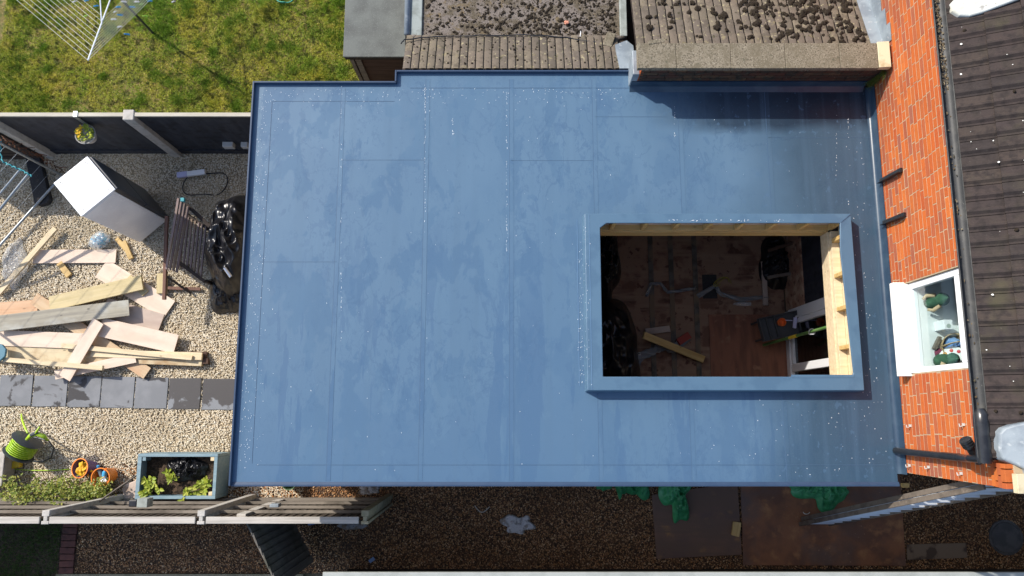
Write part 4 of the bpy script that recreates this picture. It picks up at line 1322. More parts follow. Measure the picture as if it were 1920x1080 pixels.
o = MB().boxm(Matrix.Translation((at(1745, 645, 3.4).x, at(1745, 645, 3.4).y, WB + .03)) @ Matrix.Rotation(R(60), 4, 'Z'), .16, .035, .05).build('photo_frame', m_alu, bevel=.003)
setp(o, 'narrow grey speckled strip lying on the window board', 'strip')

# ================================================================== PARTY WALL PARAPET
pw = thing('parapet_wall', 'low brick parapet with speckled coping stones along the roof edge', 'parapet', (3, 4.2, 2.9))
mb = MB()
mb.box(1.60, 4.56, 4.115, 4.345, 2.0, 3.53)
mb.build('core', m_mortar if False else m_darkbrick, pw)


def pl_par(mbk, a, b, z0, z1, d, rr):
    mbk.box(a, b, 4.103 - d, 4.12, z0, z1)


mb = MB()
bricks(mb, 3.17, 3.53, 1.585, 4.56, pl_par, seed=9)
mb.build('brick_face', m_darkbrick, pw)
mb = MB()
for k in range(8):
    zz = 3.0 + k * .075
    if zz > 3.47: break
    for (a, b) in (((4.105, 4.205), (4.215, 4.345)) if k % 2 else ((4.105, 4.25), (4.26, 4.345))):
        mb.box(1.575, 1.62, a, b, zz, min(zz + .066, 3.529))
mb.build('brick_end', m_brick, pw)
js = [1.505, 1.975, 2.63, 3.285, 3.94, 4.40]
for i in range(5):
    MB().box(js[i] + .002, js[i + 1] - .002, 4.062 + rnd.uniform(-.003, .003), 4.385, 3.531, 3.60 + rnd.uniform(-.003, .003)).build('coping_stone', m_cope, pw, bevel=.006)
mb = MB()
mb.boxm(Matrix.Translation((4.475, 4.235, 3.575)) @ Matrix.Rotation(R(-6), 4, 'Y'), .14, .33, .075)
mb.build('end_block', m_cream, pw, bevel=.006)
MB().box(1.49, 1.575, 4.10, 4.42, 2.98, 3.35).build('lead_flashing', m_lead, pw, bevel=.01)
MB().boxm(Matrix.Translation((1.74, 4.405, 3.602)) @ Matrix.Rotation(R(8), 4, 'Z'), .2, .05, .012).build('mortar_smear', m_cope, pw, bevel=.005)
# fern in the corner
mb = MB()
rr = random.Random(4)
for k in range(34):
    b0 = V(4.53, 4.08, 3.38 + rr.uniform(-.2, .12))
    d = V(-rr.uniform(.3, 1), -rr.uniform(.2, 1), rr.uniform(-.3, .5)).normalized()
    L = rr.uniform(.08, .2)
    for j in range(9):
        t = j / 8
        p = b0 + d * L * t + V(0, 0, -.06 * t * t)
        for sg in (-1, 1):
            sd = d.cross(V(0, 0, 1)).normalized() * sg
            mb.leaf(p, sd + d * .6, (0, 0, 1), .034 * (1.1 - t), .011)
o = mb.build('fern', m_leaf3, origin=(4.53, 4.08, 3.2))
setp(o, 'small green fern growing from the corner of parapet and house wall', 'plant')

# ================================================================== NEIGHBOUR'S EXTENSION ROOFS
ne = thing('neighbour_extension', "neighbouring extension with mossy felt roof, brown tile strip and tiled slope", 'extension', (1.5, 6, 0))
mb = MB()
mb.box(-1.40, 4.5, 4.9, 10, 0, 2.5)
mb.box(-1.28, 1.45, 4.34, 4.9, 0, 2.5)
mb.box(1.62, 4.5, 4.37, 4.9, 0, 2.55)
mb.build('wall', m_darkbrick, ne)
mb = MB()
A1 = R(-26)
tiled(mb, (-1.40, 4.335 + .33 * 2 * math.cos(A1), 3.02 + .33 * 2 * math.sin(A1)), (1, 0, 0), (0, -math.cos(A1), -math.sin(A1)), 2.85, 2, .33, .104, depth=.016, step=.018, seed=8, over=.0, prof=OLDP)
mb.build('tile_strip', m_oldtile, ne)
MB().add([(-1.41, 4.335, 2.99), (1.5, 4.335, 2.99), (1.5, 4.95, 2.69), (-1.41, 4.95, 2.69)], [(0, 1, 2, 3)]).build('tile_underlay', m_dwood, ne)
# mortar fillet between tile strip and felt
mb = MB()
mb.tube([(-1.40 + k * .1, 4.915 + .008 * math.sin(k * 1.7), 2.725) for k in range(30)], [.032 + .007 * math.sin(k * 2.3) for k in range(30)], 8)
mb.build('mortar_fillet', m_mossy, ne, smooth='all')
zf_ = 2.70
MB().box(-1.20, 1.44, 4.93, 10, zf_ - .12, zf_).build('felt_roof', m_mossy, ne)
MB().box(-1.36, -1.203, 4.93, 10, zf_ - .12, zf_ + .03).build('roof_edge', m_felt2, ne, bevel=.01)
MB().tube([(-1.40, 4.96, zf_ + .03), (-1.395, 7, zf_ + .04), (-1.39, 10, zf_ + .04)], .042, 12).build('edge_roll', m_lead, ne, smooth='all')
MB().box(1.442, 1.535, 4.93, 10, zf_ - .2, zf_ + .05).build('roof_edge', m_felt2, ne, bevel=.01)
mb = MB()
A2 = R(-20)
tiled(mb, (1.54, 4.40 + 1.75 * math.cos(A2), 3.41 + 1.75 * math.sin(A2)), (1, 0, 0), (0, -math.cos(A2), -math.sin(A2)), 2.95, 7, .25, .105, depth=.014, step=.02, seed=12, over=.02, prof=OLDP)
mb.build('tiled_slope', m_oldtile, ne)
MB().add([(1.53, 4.39, 3.395), (4.56, 4.39, 3.395), (4.56, 6.3, 2.70), (1.53, 6.3, 2.70)], [(0, 1, 2, 3)]).build('slope_underlay', m_dwood, ne)
# lead flashing up the house wall
mb = MB()
pts = []
for k in range(9):
    yy = 4.42 + k * .23
    zz = 3.42 - (yy - 4.40) * math.tan(R(20))
    pts.append((yy, zz))
for k in range(8):
    (y0, z0), (y1, z1) = pts[k], pts[k + 1]
    mb.add([(4.42, y0, z0 + .03), (4.42, y1, z1 + .03), (4.562, y1, z1 + .05), (4.562, y0, z0 + .05), (4.568, y0, z0 + .20), (4.568, y1, z0 + .20)], [(0, 3, 2, 1), (3, 4, 5, 2)])
o = mb.build('lead_flashing', m_lead, ne)
md = o.modifiers.new('t', 'SOLIDIFY'); md.thickness = .006
# pale lead patch between strip and parapet
mb = MB()
poly = [tuple(at(px, py, 2.95)[:2]) for px, py in ((1154, 82), (1176, 72), (1188, 84), (1190, 134), (1160, 134))]
MB().prism(poly, 2.9, lambda p: 3.04 - (p[1] - 4.33) * .3).build('lead_patch', m_lead, ne, bevel=.006)
# moss clumps
mb = MB()
rr = random.Random(21)
for k in range(2600):
    x = rr.uniform(-1.15, 1.40)
    y = 4.95 + abs(rr.gauss(0, .45)) if rr.random() < .6 else rr.uniform(4.95, 7)
    dens = .35 + .65 * max(0, min(1, (x + .9) / 1.6)) + .25 * noise.noise(V(x * 2, y * 2, 0))
    if rr.random() > dens: continue
    r = rr.choice((.006, .008, .01, .012, .015, .02)) * rr.uniform(.8, 1.2)
    for j_ in range(1 if r < .012 else 4):
        o_ = r * .9 * (j_ > 0)
        mb.ball((x + rr.uniform(-o_, o_), y + rr.uniform(-o_, o_), zf_ + r * .05), r * rr.uniform(.6, 1.1), r * rr.uniform(.6, 1.1), r * rr.uniform(.35, .6), 1, .8, k + j_)
o = mb.build('moss_clumps', m_moss, ne, smooth='all')
o['kind'] = 'stuff'
mb = MB()
for k in range(900):
    x = rr.uniform(1.58, 4.40); y = rr.uniform(4.46, 5.9)
    dens = (.2 + 1.1 * max(0, (x - 2.6) / 1.6)) * max(0, min(1, .2 + (y - 4.5) * 2.4)) + .3 * noise.noise(V(x * 3, y * 3, 4))
    if rr.random() > dens: continue
    r = rr.uniform(.014, .036)
    zz = 3.41 - (y - 4.40) * math.tan(R(20)) + .028
    for j_ in range(3):
        o_ = r * .8 * (j_ > 0)
        mb.ball((x + rr.uniform(-o_, o_), y + rr.uniform(-o_, o_), zz), r * rr.uniform(.6, 1), r * rr.uniform(.7, 1.2), r * rr.uniform(.35, .55), 2, .7, k + j_)
for k in range(120):
    x = rr.uniform(-1.35, 1.4); y = rr.uniform(4.4, 4.9)
    r = rr.uniform(.006, .016)
    zz = 3.02 - (y - 4.335) * math.tan(R(26)) + .022
    mb.ball((x, y, zz), r, r * rr.uniform(.7, 1.3), r * .5, 1, .5, k)
o = mb.build('moss_clumps', m_moss, ne, smooth='all')
o['kind'] = 'stuff'
# black cable lying along the fillet
cp = [at(752, 82, 2.86), at(758, 74, 2.84), at(800, 70, 2.8), at(900, 66, 2.78), at(1000, 66, 2.78), at(1060, 70, 2.78), at(1130, 82, 2.8), at(1160, 84, 2.8)]
cps = []
for i in range(len(cp) - 1):
    for k in range(6): cps.append(cp[i].lerp(cp[i + 1], k / 6) + V(0, .006 * math.sin(i * 3 + k), 0))
cps.append(cp[-1])
o = MB().tube(cps, .0085, 6).build('black_cable', m_black, smooth='all')
setp(o, 'thin black cable running along the edge of the mossy felt roof', 'cable')
q = at(1143, 76, 2.85)
vb = thing('concrete_block', 'small grey concrete block on dark feet at the end of the black cable', 'block', (q.x, q.y, 2.7))
Mq = Matrix.Translation((q.x, q.y + .02, 2.79)) @ Matrix.Rotation(R(-18), 4, 'Z')
MB().boxm(Mq, .12, .2, .11).build('block', m_cope, vb, bevel=.008)
MB().boxm(Mq @ Matrix.Translation((0, -.07, -.075)), .13, .09, .05).build('foot', m_rubber, vb, bevel=.004)
q = at(1062, 42, 2.72)
o = MB().ball((q.x, q.y, 2.715), .035, .028, .022, 2, .6, 3).build('brick_fragment', m_orangefrag)
setp(o, 'pinkish orange brick fragment lying on the mossy felt roof', 'rubble')
q = at(1088, 66, 2.75)
o = MB().tube([q + V(0, -.04, 0), q + V(.005, .05, .02)], [.012, .004], 7).build('white_shard', m_whitebox, smooth='all')
setp(o, 'small white shard lying beside the black cable', 'shard')

# ================================================================== SHED
sh = thing('garden_shed', 'small timber shed with a grey felt roof beside the lawn', 'shed', (-1.95, 5.5, 0))
MB().box(-2.37, -1.50, 4.91, 9, 2.16, 2.2).build('roof', m_felt, sh, bevel=.004)
MB().box(-2.36, -1.51, 4.925, 4.945, 2.08, 2.157).build('fascia', m_dwood, sh)
mb = MB()
for k in range(16):
    z0 = .05 + k * .13
    mb.extr([(0, 0), (.02, 0), (.008, .128), (0, .128)], (-2.26, 5.0, z0), (-1.52, 5.0, z0), (0, -1, 0), (0, 0, 1))
mb.build('front_boards', m_shed, sh)
mb = MB()
mb.box(-2.30, -1.5, 5.003, 9, 0, 2.155)
mb.build('wall', m_shed, sh)
MB().box(-2.315, -2.262, 4.955, 5.0, 0, 2.155).build('corner_post', m_greywood, sh)
MB().bar((-2.2, 4.965, 0.1), (-2.2, 4.965, 2.1), .08, .02, (0, 1, 0)).build('door_batten', m_greywood, sh)
o = MB().ball(at(764, 6, 2.72), .02, .03, .015, 1, .5).build('dark_cap', m_rubber, sh)
o.name = 'roof_knob'

# ================================================================== NAVY FENCE AT THE TOP
FY = 4.27
nf = thing('garden_fence', 'navy painted board fence with pale top rail between patio and lawn', 'fence', (-6, FY, 0))
FT = 1.58
for (x0, x1) in ((-9.4, -5.70), (-5.54, -3.32)):
    MB().box(x0, x1, FY + .0, FY + .06, FT, FT + .035).build('top_rail', m_rail, nf, bevel=.006)
    mb = MB()
    x = x0
    while x < x1 - .01:
        b = min(x + .125, x1)
        mb.add([(x, FY + .012, .16), (b, FY + .022, .16), (b, FY + .022, FT), (x, FY + .012, FT), (x, FY + .04, .16), (b, FY + .04, .16), (b, FY + .04, FT), (x, FY + .04, FT)],
               [(0, 1, 2, 3), (5, 4, 7, 6), (4, 0, 3, 7), (1, 5, 6, 2), (3, 2, 6, 7), (4, 5, 1, 0)])
        x = b
    mb.build('board_panel', m_navy, nf)
    MB().box(x0, x1, FY + .0, FY + .05, 0, .157).build('gravel_board', m_navy, nf)
MB().box(-5.70, -5.54, FY - .06, FY + .1, 0, 1.63).build('post', m_conc, nf, bevel=.012)
MB().box(-9.55, -9.41, FY - .05, FY + .1, 0, 1.60).build('post', m_conc, nf, bevel=.012)
# electrical boxes on the fence
for i, (px, lab) in enumerate(((430, 'larger pale grey outdoor socket box on the navy fence'), (461, 'smaller pale socket box on the navy fence beside the blue roof'))):
    q = at(px, 283, .45)
    o = MB()
    wd = .17 if i == 0 else .11
    o.box(q.x - wd / 2, q.x + wd / 2, FY - .075, FY + .011, .42, .55)
    b_ = o.build('socket_box', m_stone if False else mat('grey box %d' % i, (.5, .5, .48), .5), bevel=.01)
    setp(b_, lab, 'socket box')
    MB().box(q.x - wd * .35, q.x + wd * .35, FY - .095, FY - .077, .39, .44).build('cable_gland', m_rubber, b_)
# hanging pot
q = at(160, 236, 1.35)
hp = thing('hanging_pot', 'round grey pot of yellow and green flowers hanging on the navy fence', 'plant pot', (q.x, FY - .165, 1.15))
Mh = Matrix.Translation((q.x, FY - .165, 1.16))
MB().lathe([(0, 0), (.085, 0), (.15, .16), (.157, .175), (.142, .175), (.13, .13), (0, .13)], Mh, 20).build('pot', m_terracotta, hp, smooth=True)
mb = MB()
mb.box(q.x - .03, q.x + .03, FY - .008, FY + .075, FT + .037, FT + .047)
mb.box(q.x - .03, q.x + .03, FY - .012, FY - .004, 1.25, FT + .047)
mb.build('hook', m_galv, hp)
mb = MB(); mf = MB()
rr = random.Random(3)
for k in range(90):
    a = rr.uniform(0, 6.28); r = .11 * math.sqrt(rr.random())
    p = V(q.x + r * math.cos(a), FY - .155 + r * math.sin(a), 1.33 + rr.uniform(-.02, .06))
    mb.leaf(p, (math.cos(a), math.sin(a), rr.uniform(-.1, .9)), (0, 0, 1), rr.uniform(.03, .055), .03)
for k in range(22):
    a = rr.uniform(1.8, 4.6); r = rr.uniform(.03, .12)
    p = V(q.x + r * math.cos(a), FY - .155 + r * math.sin(a), 1.39 + rr.uniform(-.01, .03))
    for j in range(4): mf.leaf(p, (math.cos(j * 1.57), math.sin(j * 1.57), .3), (0, 0, 1), .022, .02)
mb.build('foliage', m_leaf1, hp)
mf.build('flowers', m_flower, hp)

# ================================================================== LEFT: POST, FENCE PANELS ON RUBBER BLOCK
p0 = at(97, 292, 0)
o = MB().box(p0.x - .06, p0.x + .06, p0.y - .05, p0.y + .06, 0, 2.3).build('concrete_post', m_conc, bevel=.01)
setp(o, 'tall pale concrete post at the far left by the navy fence', 'post')
# lower dark side fence beyond the frame edge
sf = thing('side_fence', 'dark slatted side fence at the left edge of the gravel', 'fence', (p0.x - .1, 2.5, 0))
for k in range(7): MB().box(p0.x - .14, p0.x - .11, p0.y - 3.2, p0.y - .03, .1 + k * .22, .27 + k * .22).build('slat', m_navy, sf) if False else None
mb = MB()
for k in range(9): mb.box(p0.x - 1.0, p0.x - .07, FY - .12 - .0, FY - .09, .08 + k * .15, .2 + k * .15)
mb.build('slat_panel', m_dwood, sf)
sf.location = (p0.x - .5, FY - .1, 0)
WLd = Vector((p0.x - .1, 2.5, 0)) - Vector(sf.location)
for ch in sf.children: ch.location = Vector(ch.location) + WLd
sf['label'] = 'dark slatted panel standing against the navy fence at the far left'
# dry rusty climber along it
mb = MB()
rr = random.Random(14)
for k in range(90):
    t = rr.random()
    p = at(2 + 115 * t, 252 + 64 * t, 1.5 * (1 - t)) + V(rr.gauss(0, .04), rr.gauss(-.07, .04), rr.gauss(0, .05))
    mb.leaf(p, (rr.uniform(-1, 1), rr.uniform(-1, 1), rr.uniform(-.5, .8)), (0, 0, 1), rr.uniform(.02, .06), rr.uniform(.01, .03))
for k in range(26):
    t = rr.random()
    p = at(2 + 115 * t, 254 + 64 * t, 1.5 * (1 - t))
    mb.tube([p, p + V(rr.uniform(-.06, .2), rr.uniform(-.12, .04), rr.uniform(-.1, .1))], .006, 5)
o = mb.build('dry_climber', m_dryplant, origin=(p0.x, p0.y - .05, 0))
setp(o, 'dry rust brown climbing plant on the concrete post', 'plant')
# temporary fence panel (galvanised) standing on a rubber foot
hp_ = thing('mesh_fence_panel', 'galvanised wire fence panel with round tube frame standing on a rubber foot', 'fence panel', at(118, 332, .1))
pb = at(118, 330, .12)
pl_ = at(-40, 507, .12)
dirp = (pl_ - pb)
dirp.z = 0
dirp.normalize()
pe = pb + dirp * 2.6
fr = MB()
up = V(0, 0, 1.85)
fr.tube([pb, pb + up], .021, 10)
fr.tube([pb + V(0, 0, .02), pe + V(0, 0, .02)], .021, 10)
fr.tube([pe, pe + up], .021, 10)
fr.tube([pb + up, pe + up], .021, 10)
fr.build('tube_frame', m_galv, hp_, smooth=True)
mb = MB()
for k in range(6): mb.tube([pb + V(0, 0, .3 + k * .28), pe + V(0, 0, .3 + k * .28)], .0024, 5)
mb.build('wires', m_galv, hp_)
r0, r1 = at(58, 268, .06), at(84, 385, .06)
rb = thing('rubber_foot', 'black rubber block with holes holding up the wire fence panel', 'fence foot', ((r0.x + r1.x) / 2, (r0.y + r1.y) / 2, 0))
dr = (r1 - r0).normalized()
nr_ = V(-dr.y, dr.x, 0)
poly = [r0 + nr_ * .11, r0 - nr_ * .11, r1 - nr_ * .13 - dr * .06, r1 - nr_ * .07, r1 + nr_ * .07, r1 + nr_ * .13 - dr * .06]
MB().prism([tuple(p[:2]) for p in poly], .012, .12).build('block', m_rubber, rb, bevel=.012)
mb = MB()
for t, off in ((.9, .05), (.9, -.05), (.62, .0), (.55, 0), (.35, .05), (.35, -.05)):
    p = r0.lerp(r1, t) + nr_ * off
    mb.lathe([(0, .1205), (.018, .1205), (.02, .1225), (.024, .1225), (.024, .12)], Matrix.Translation((p.x, p.y, 0)), 10)
mb.build('hole_rims', m_bag, rb)
# two loose galvanised tubes tied with teal rope
for (a, b, lab) in (((38, 318), (-50, 424), 'thinner galvanised tube tied with teal rope, nearer the navy fence'), ((53, 327), (-40, 442), 'thicker galvanised tube tied with teal rope, farther from the navy fence')):
    A, B = at(*a, 1.05), at(*b, .75)
    o = MB().tube([A, B, B + (B - A) * 1.2 + V(0, 0, -.3)], .022 if a[0] > 40 else .018, 10).build('steel_tube', m_galv, smooth=True)
    setp(o, lab, 'steel tube', 'galvanised tubes leaning at the left edge')
rp = []
for (x, y_) in ((2, 262), (0, 285), (4, 302), (14, 308), (28, 314), (40, 319), (52, 326), (60, 331)):
    rp.append(at(x, y_, 1.08))
rps = []
for i in range(len(rp) - 1):
    for k in range(6):
        rps.append(rp[i].lerp(rp[i + 1], k / 6) + V(.012 * math.sin((i * 6 + k) * 1.6), .012 * math.cos((i * 6 + k) * 1.6), .012 * math.sin((i * 6 + k) * 1.1)))
o = MB().tube(rps, .011, 6).build('teal_rope', m_teal, smooth='all')
setp(o, 'twisted teal rope binding the galvanised tubes', 'rope')

# ================================================================== FRIDGE
ft = [at(*p, 1.76) for p in ((100, 343), (168, 290), (220, 350), (152, 407))]
fc = sum(ft, V(0, 0, 0)) / 4
fx = ((ft[3] - ft[0]) + (ft[2] - ft[1])).normalized()   # along lower-left edge
fyv = V(-fx.y, fx.x, 0)
fr_ = thing('fridge', 'tall white fridge freezer standing unplugged on the gravel', 'fridge', (fc.x, fc.y, 0))
Mf = Matrix((fx, fyv, V(0, 0, 1))).transposed().to_4x4()
Mf.translation = (fc.x, fc.y, 0)
# box: local x from lower-left to lower-right, local y towards upper right (door side)
MB().boxm(Mf @ Matrix.Translation((0, -.035, .9)), .645, .555, 1.66).build('cabinet', m_fridgeside, fr_, bevel=.008)
MB().boxm(Mf @ Matrix.Translation((0, -.02, 1.747)), .66, .60, .026).build('top_panel', m_fridge, fr_, bevel=.006)
MB().boxm(Mf @ Matrix.Translation((0, .285, 1.30)), .635, .055, .84).build('door', m_fridgedoor, fr_, bevel=.01)
MB().boxm(Mf @ Matrix.Translation((0, .285, .49)), .635, .055, .74).build('door', m_fridgedoor, fr_, bevel=.01)
MB().boxm(Mf @ Matrix.Translation((0, .25, .9)), .60, .012, 1.6).build('door_seal', m_rubber, fr_)
for sx_ in (-.26, .26):
    for sy_ in (-.25, .22):
        MB().boxm(Mf @ Matrix.Translation((sx_, sy_, .035)), .05, .05, .07).build('foot', m_rubber, fr_)
mb = MB()
for (u, v) in ((-.27, -.24), (-.245, -.225), (-.27, .2), (-.245, .215), (.27, -.24), (.245, -.225), (.27, .2), (.25, .215)):
    mb.lathe([(0, .0), (.008, .0), (.008, .0015), (0, .0015)], Mf @ Matrix.Translation((u, v, 1.7605)), 8)
mb.build('screw_caps', m_rubber, fr_)
MB().boxm(Mf @ Matrix.Translation((.326, -.04, .9)), .004, .5, 1.6).build('side_skin', m_fridgeside, fr_)

# ================================================================== BENCH
bx, by0, by1 = -5.2, 1.72, 3.22
bn = thing('garden_bench', 'weathered slatted wooden garden bench beside the fridge', 'bench', (-4.95, 2.5, 0))
for k in range(4):
    t = k / 3
    A = at(335 + k * 6.0, 372 + k * 5, .86 - .07 * k)
    B = at(312 + k * 6.4, 505 + k * 2, .86 - .07 * k)
    MB().bar(A, B, .036, .03).build('back_slat', m_benchw, bn, bevel=.004)
MB().bar(at(313, 405, .62), at(308, 562, .5), .05, .05).build('rear_rail', m_redw, bn, bevel=.004)
for k in range(7):
    A = at(347 + k * 6.5, 404 + k * 3.4, .44)
    B = at(337 + k * 6.5, 500 + k * 4.0, .44)
    MB().bar(A, B, .026, .03).build('seat_slat', m_benchw, bn, bevel=.003)
MB().bar(at(350, 384, .62), at(394, 425, .56), .06, .04).build('arm', m_dwood, bn, bevel=.004)
MB().bar(at(336, 492, .46), at(384, 528, .46), .05, .04).build('seat_frame', m_dwood, bn, bevel=.004)
MB().bar(at(346, 402, .42), at(390, 428, .42), .05, .04).build('seat_frame', m_dwood, bn, bevel=.004)
for a, b in (((345, 400), (0, 0)), ((390, 428), (0, 0)), ((334, 495), (0, 0)), ((386, 527), (0, 0))):
    A = at(a[0], a[1], .42)
    MB().bar(A, V(A.x, A.y, .02), .05, .05, (1, 0, 0)).build('leg', m_dwood, bn, bevel=.004)
MB().bar(at(312, 518, .3), at(358, 550, .06), .035, .03).build('stretcher', m_dwood, bn, bevel=.003)
MB().bar(at(315, 540, .06), at(376, 542, .05), .05, .03).build('foot_rail', m_redw, bn, bevel=.003)
MB().boxm(Matrix.Translation(at(343, 375, .83)), .06, .06, .06).build('end_cap', m_teal, bn, bevel=.006)

# black sacks beside it
q = at(424, 458, .45)
o = crumple('rubbish_sack', m_bag, q.x + .04, q.y, .42, .92, .82, 2, res=64, fold=.34, outline=.12, z0=.012, power=4, fr=2.3)
setp(o, 'tall shiny black sack between the bench and the blue roof', 'sack', )
q = at(432, 530, .15)
o = crumple('plastic_sheeting', m_bag, q.x - .02, q.y - .05, .36, .5, .3, 12, res=60, fold=.45, outline=.35, z0=.014, power=3)
setp(o, 'black plastic sheeting spread on the gravel below the tall sack', 'plastic sheeting')
q = at(427, 512, .46)
o = MB().tube([at(421, 502, .78), at(433, 519, .74)], .026, 12).build('drink_can', mat('shiny can', (.7, .7, .72), .25, metal=.8), smooth=True)
setp(o, 'small silver can lying on the black plastic sheeting', 'can')
# power cable and white lamp tube
o = MB().bar(at(333, 329, .12), at(385, 322, .12), .09, .06).build('tube_light', m_upvc, bevel=.012)
o.name = 'plastic_case'
setp(o, 'white and lavender plastic case lying near the navy fence', 'plastic case')
A, B = at(333, 329, .12), at(352, 326.4, .12)
MB().bar(A + V(-.004, 0, .003), B + V(0, 0, .003), .096, .066).build('end_cover', m_lav, o, bevel=.012)
pts = []
for k in range(30):
    a = -.9 + k * .21
    c_ = at(385, 345, .02)
    pts.append(V(c_.x + .36 * math.cos(a) * (1 + .1 * math.sin(a * 2)), c_.y + .22 * math.sin(a) + .04 * math.sin(a * 3), .025 + .012 * math.sin(k)))
o = MB().tube(pts, .009, 6).build('power_cable', m_black, smooth='all')
setp(o, 'black power cable looped on the gravel near the navy fence', 'cable')

# bottles in wrap, stakes, clear bag
q = at(188, 450, .1)
wp = thing('bottle_pack', 'shrink wrapped pack of blue bottles on the gravel', 'bottle pack', (q.x, q.y, 0))
Mw = Matrix.Translation((q.x, q.y, .012)) @ Matrix.Rotation(R(35), 4, 'Z')
for i in range(3):
    for j in range(2):
        MB().lathe([(0, 0), (.034, 0), (.036, .12), (.02, .16), (.014, .19), (.014, .2), (0, .2)], Mw @ Matrix.Translation((-.075 + i * .075, -.038 + j * .076, 0)), 12).build('bottle', m_packblue, wp, smooth=True)
mb = MB()
mb.ball((0, 0, 0), .17, .125, .115, 3, .25, 4)
mb.v = [tuple(Mw @ (Vector(v) + V(0, 0, .11))) for v in mb.v]
mb.build('wrap', m_clear, wp, smooth='all')
ST_ = 'timber offcuts on the gravel'
plank('wooden_stake', 'orange yellow stake under the fridge, nearer the bottle pack', (218, 447), (236, 468), .07, .04, .02, .02, m_pine, 'stakes under the fridge', 'stake')
plank('wooden_stake', 'orange yellow pointed stake under the fridge, farther from the bottle pack', (231, 452), (245, 485), .075, .04, .03, .02, m_pine, 'stakes under the fridge', 'stake')
q = at(20, 500, .1)
o = crumple('clear_bag', m_clear, q.x, q.y, .2, .42, .22, 31, res=40, fold=.8, outline=.4, z0=.012)
setp(o, 'crumpled clear plastic bag at the left edge by the thin batten', 'plastic bag')

# ================================================================== TIMBER PILE
G = 'timber and board offcuts heaped on the gravel'
plank('timber_offcut', 'long thin pale batten slanting up from the left edge', (-6, 552), (103, 427), .085, .04, .06, .10, m_pine2, G)
plank('board_offcut', 'pale pink plywood strip lying alone above the pile', (62, 481), (217, 480), .225, .018, .03, .03, m_ply, G, 'board', bev=.001)
plank('timber_offcut', 'short yellow stub poking out under the lone plywood strip', (110, 492), (129, 517), .10, .04, .014, .014, m_pine, G)
plank('board_offcut', 'wide pink plywood piece at the upper right of the pile', (190, 503), (317, 581), .34, .018, .02, .03, m_ply, G, 'board', bev=.001)
plank('timber_offcut', 'small yellow end wedged beneath the green tinged plank', (240, 520), (272, 550), .12, .04, .045, .045, m_green, G)
plank('timber_offcut', 'short pale stub standing beside the bench foot', (303, 512), (302, 550), .15, .06, .02, .04, m_green, G)
plank('timber_offcut', 'green tinged yellow plank in the upper part of the pile', (92, 570), (266, 529), .24, .045, .1, .12, m_green, G)
plank('board_offcut', 'orange stained board at the left edge under the grey plank', (-30, 585), (70, 578), .28, .02, .03, .03, m_orange, G, 'board', bev=.001)
plank('timber_offcut', 'long tan plank running diagonally under the whole pile', (64, 560), (274, 699), .2, .04, .04, .04, m_tan, G, ragged=.02)
plank('board_offcut', 'greyish damp plywood piece with a dark wet stain', (196, 575), (302, 606), .3, .018, .05, .04, m_ply2, G, 'board', bev=.001)
plank('board_offcut', 'broad clean pink plywood strip at the right of the pile', (188, 613), (330, 645), .30, .018, .13, .12, m_ply, G, 'board', bev=.001)
plank('board_offcut', 'long pink plywood strip below the grey plank', (-15, 633), (168, 640), .25, .018, .07, .09, m_ply, G, 'board', bev=.001)
plank('timber_offcut', 'long stained yellow plank with a brown wet mark', (-10, 662), (215, 672), .25, .045, .03, .03, m_stain, G)
plank('timber_offcut', 'long grey weathered plank with a ragged end', (-8, 607), (240, 577), .255, .05, .15, .17, m_grey, G, ragged=.015)
plank('timber_offcut', 'thin batten lying on the stack of beams', (115, 648), (360, 671), .075, .035, .14, .15, m_pine2, G)
plank('timber_offcut', 'topmost beam of the stack at the lower right', (170, 662), (378, 668), .12, .06, .075, .09, m_pine2, G)
plank('timber_offcut', 'lower front beam of the stack, with a dark wet end', (160, 672), (378, 680), .11, .09, .012, .012, m_stain, G)
plank('timber_offcut', 'rear beam of the stack with a dark sawn end', (250, 665), (387, 668), .14, .05, .014, .014, m_endwood, G)
plank('timber_offcut', 'dark ended beam lying furthest right in the stack', (260, 676), (390, 677), .09, .08, .012, .012, m_endwood, G)
plank('board_offcut', 'narrow pink plywood strip sloping across the lower pile', (103, 703), (254, 671), .15, .018, .10, .12, m_ply, G, 'board', bev=.001)
plank('board_offcut', 'pink plywood strip crossing steeply over the pile', (184, 602), (121, 709), .20, .018, .215, .16, m_ply, G, 'board', bev=.001)
plank('timber_offcut', 'thin bottom batten lying over the crossing strip', (5, 674), (192, 690), .075, .04, .19, .20, m_pine2, G)
q = at(-2, 658, .25)
o = MB().prism([tuple(at(px, py, .28)[:2]) for px, py in ((-20, 640), (4, 646), (11, 655), (9, 668), (-4, 680), (-20, 676))], .235, .28).build('dustpan', mat('dull teal plastic', (.08, .2, .26), .45), bevel=.01)
setp(o, 'dull teal plastic tray poking in at the left edge over the planks', 'tray')

# ================================================================== PAVING SLABS
SL = ((0, 58, 'pale slate slab at the left edge with a small damp corner', m_slab), (64, 124, 'slate slab under the tips of the crossing boards', m_slab), (129, 187, 'slate slab third from the left, dry above and damp below', m_slab),
      (191, 250, 'driest evenly pale slate slab in the row', m_slab), (254, 313, 'slate slab with a damp patch at its right side', m_slab), (317, 375, 'mostly damp slate slab with a dry corner, second from the blue roof', m_slabwet), (380, 441, 'darkest damp slate slab, next to the blue roof', m_slabwet))
for i, (a, b, lab, mm) in enumerate(SL):
    A, B = at(a, 703 + i * 1.2, .02), at(b, 761 + i * 1.2, .02)
    o = MB().box(A.x + .012, B.x - .012, B.y, A.y, -.03, .02).build('paving_slab', mm, bevel=.004)
    o.rotation_euler.z = rnd.uniform(-.012, .012)
    setp(o, lab, 'paving slab', 'paving slabs across the gravel')

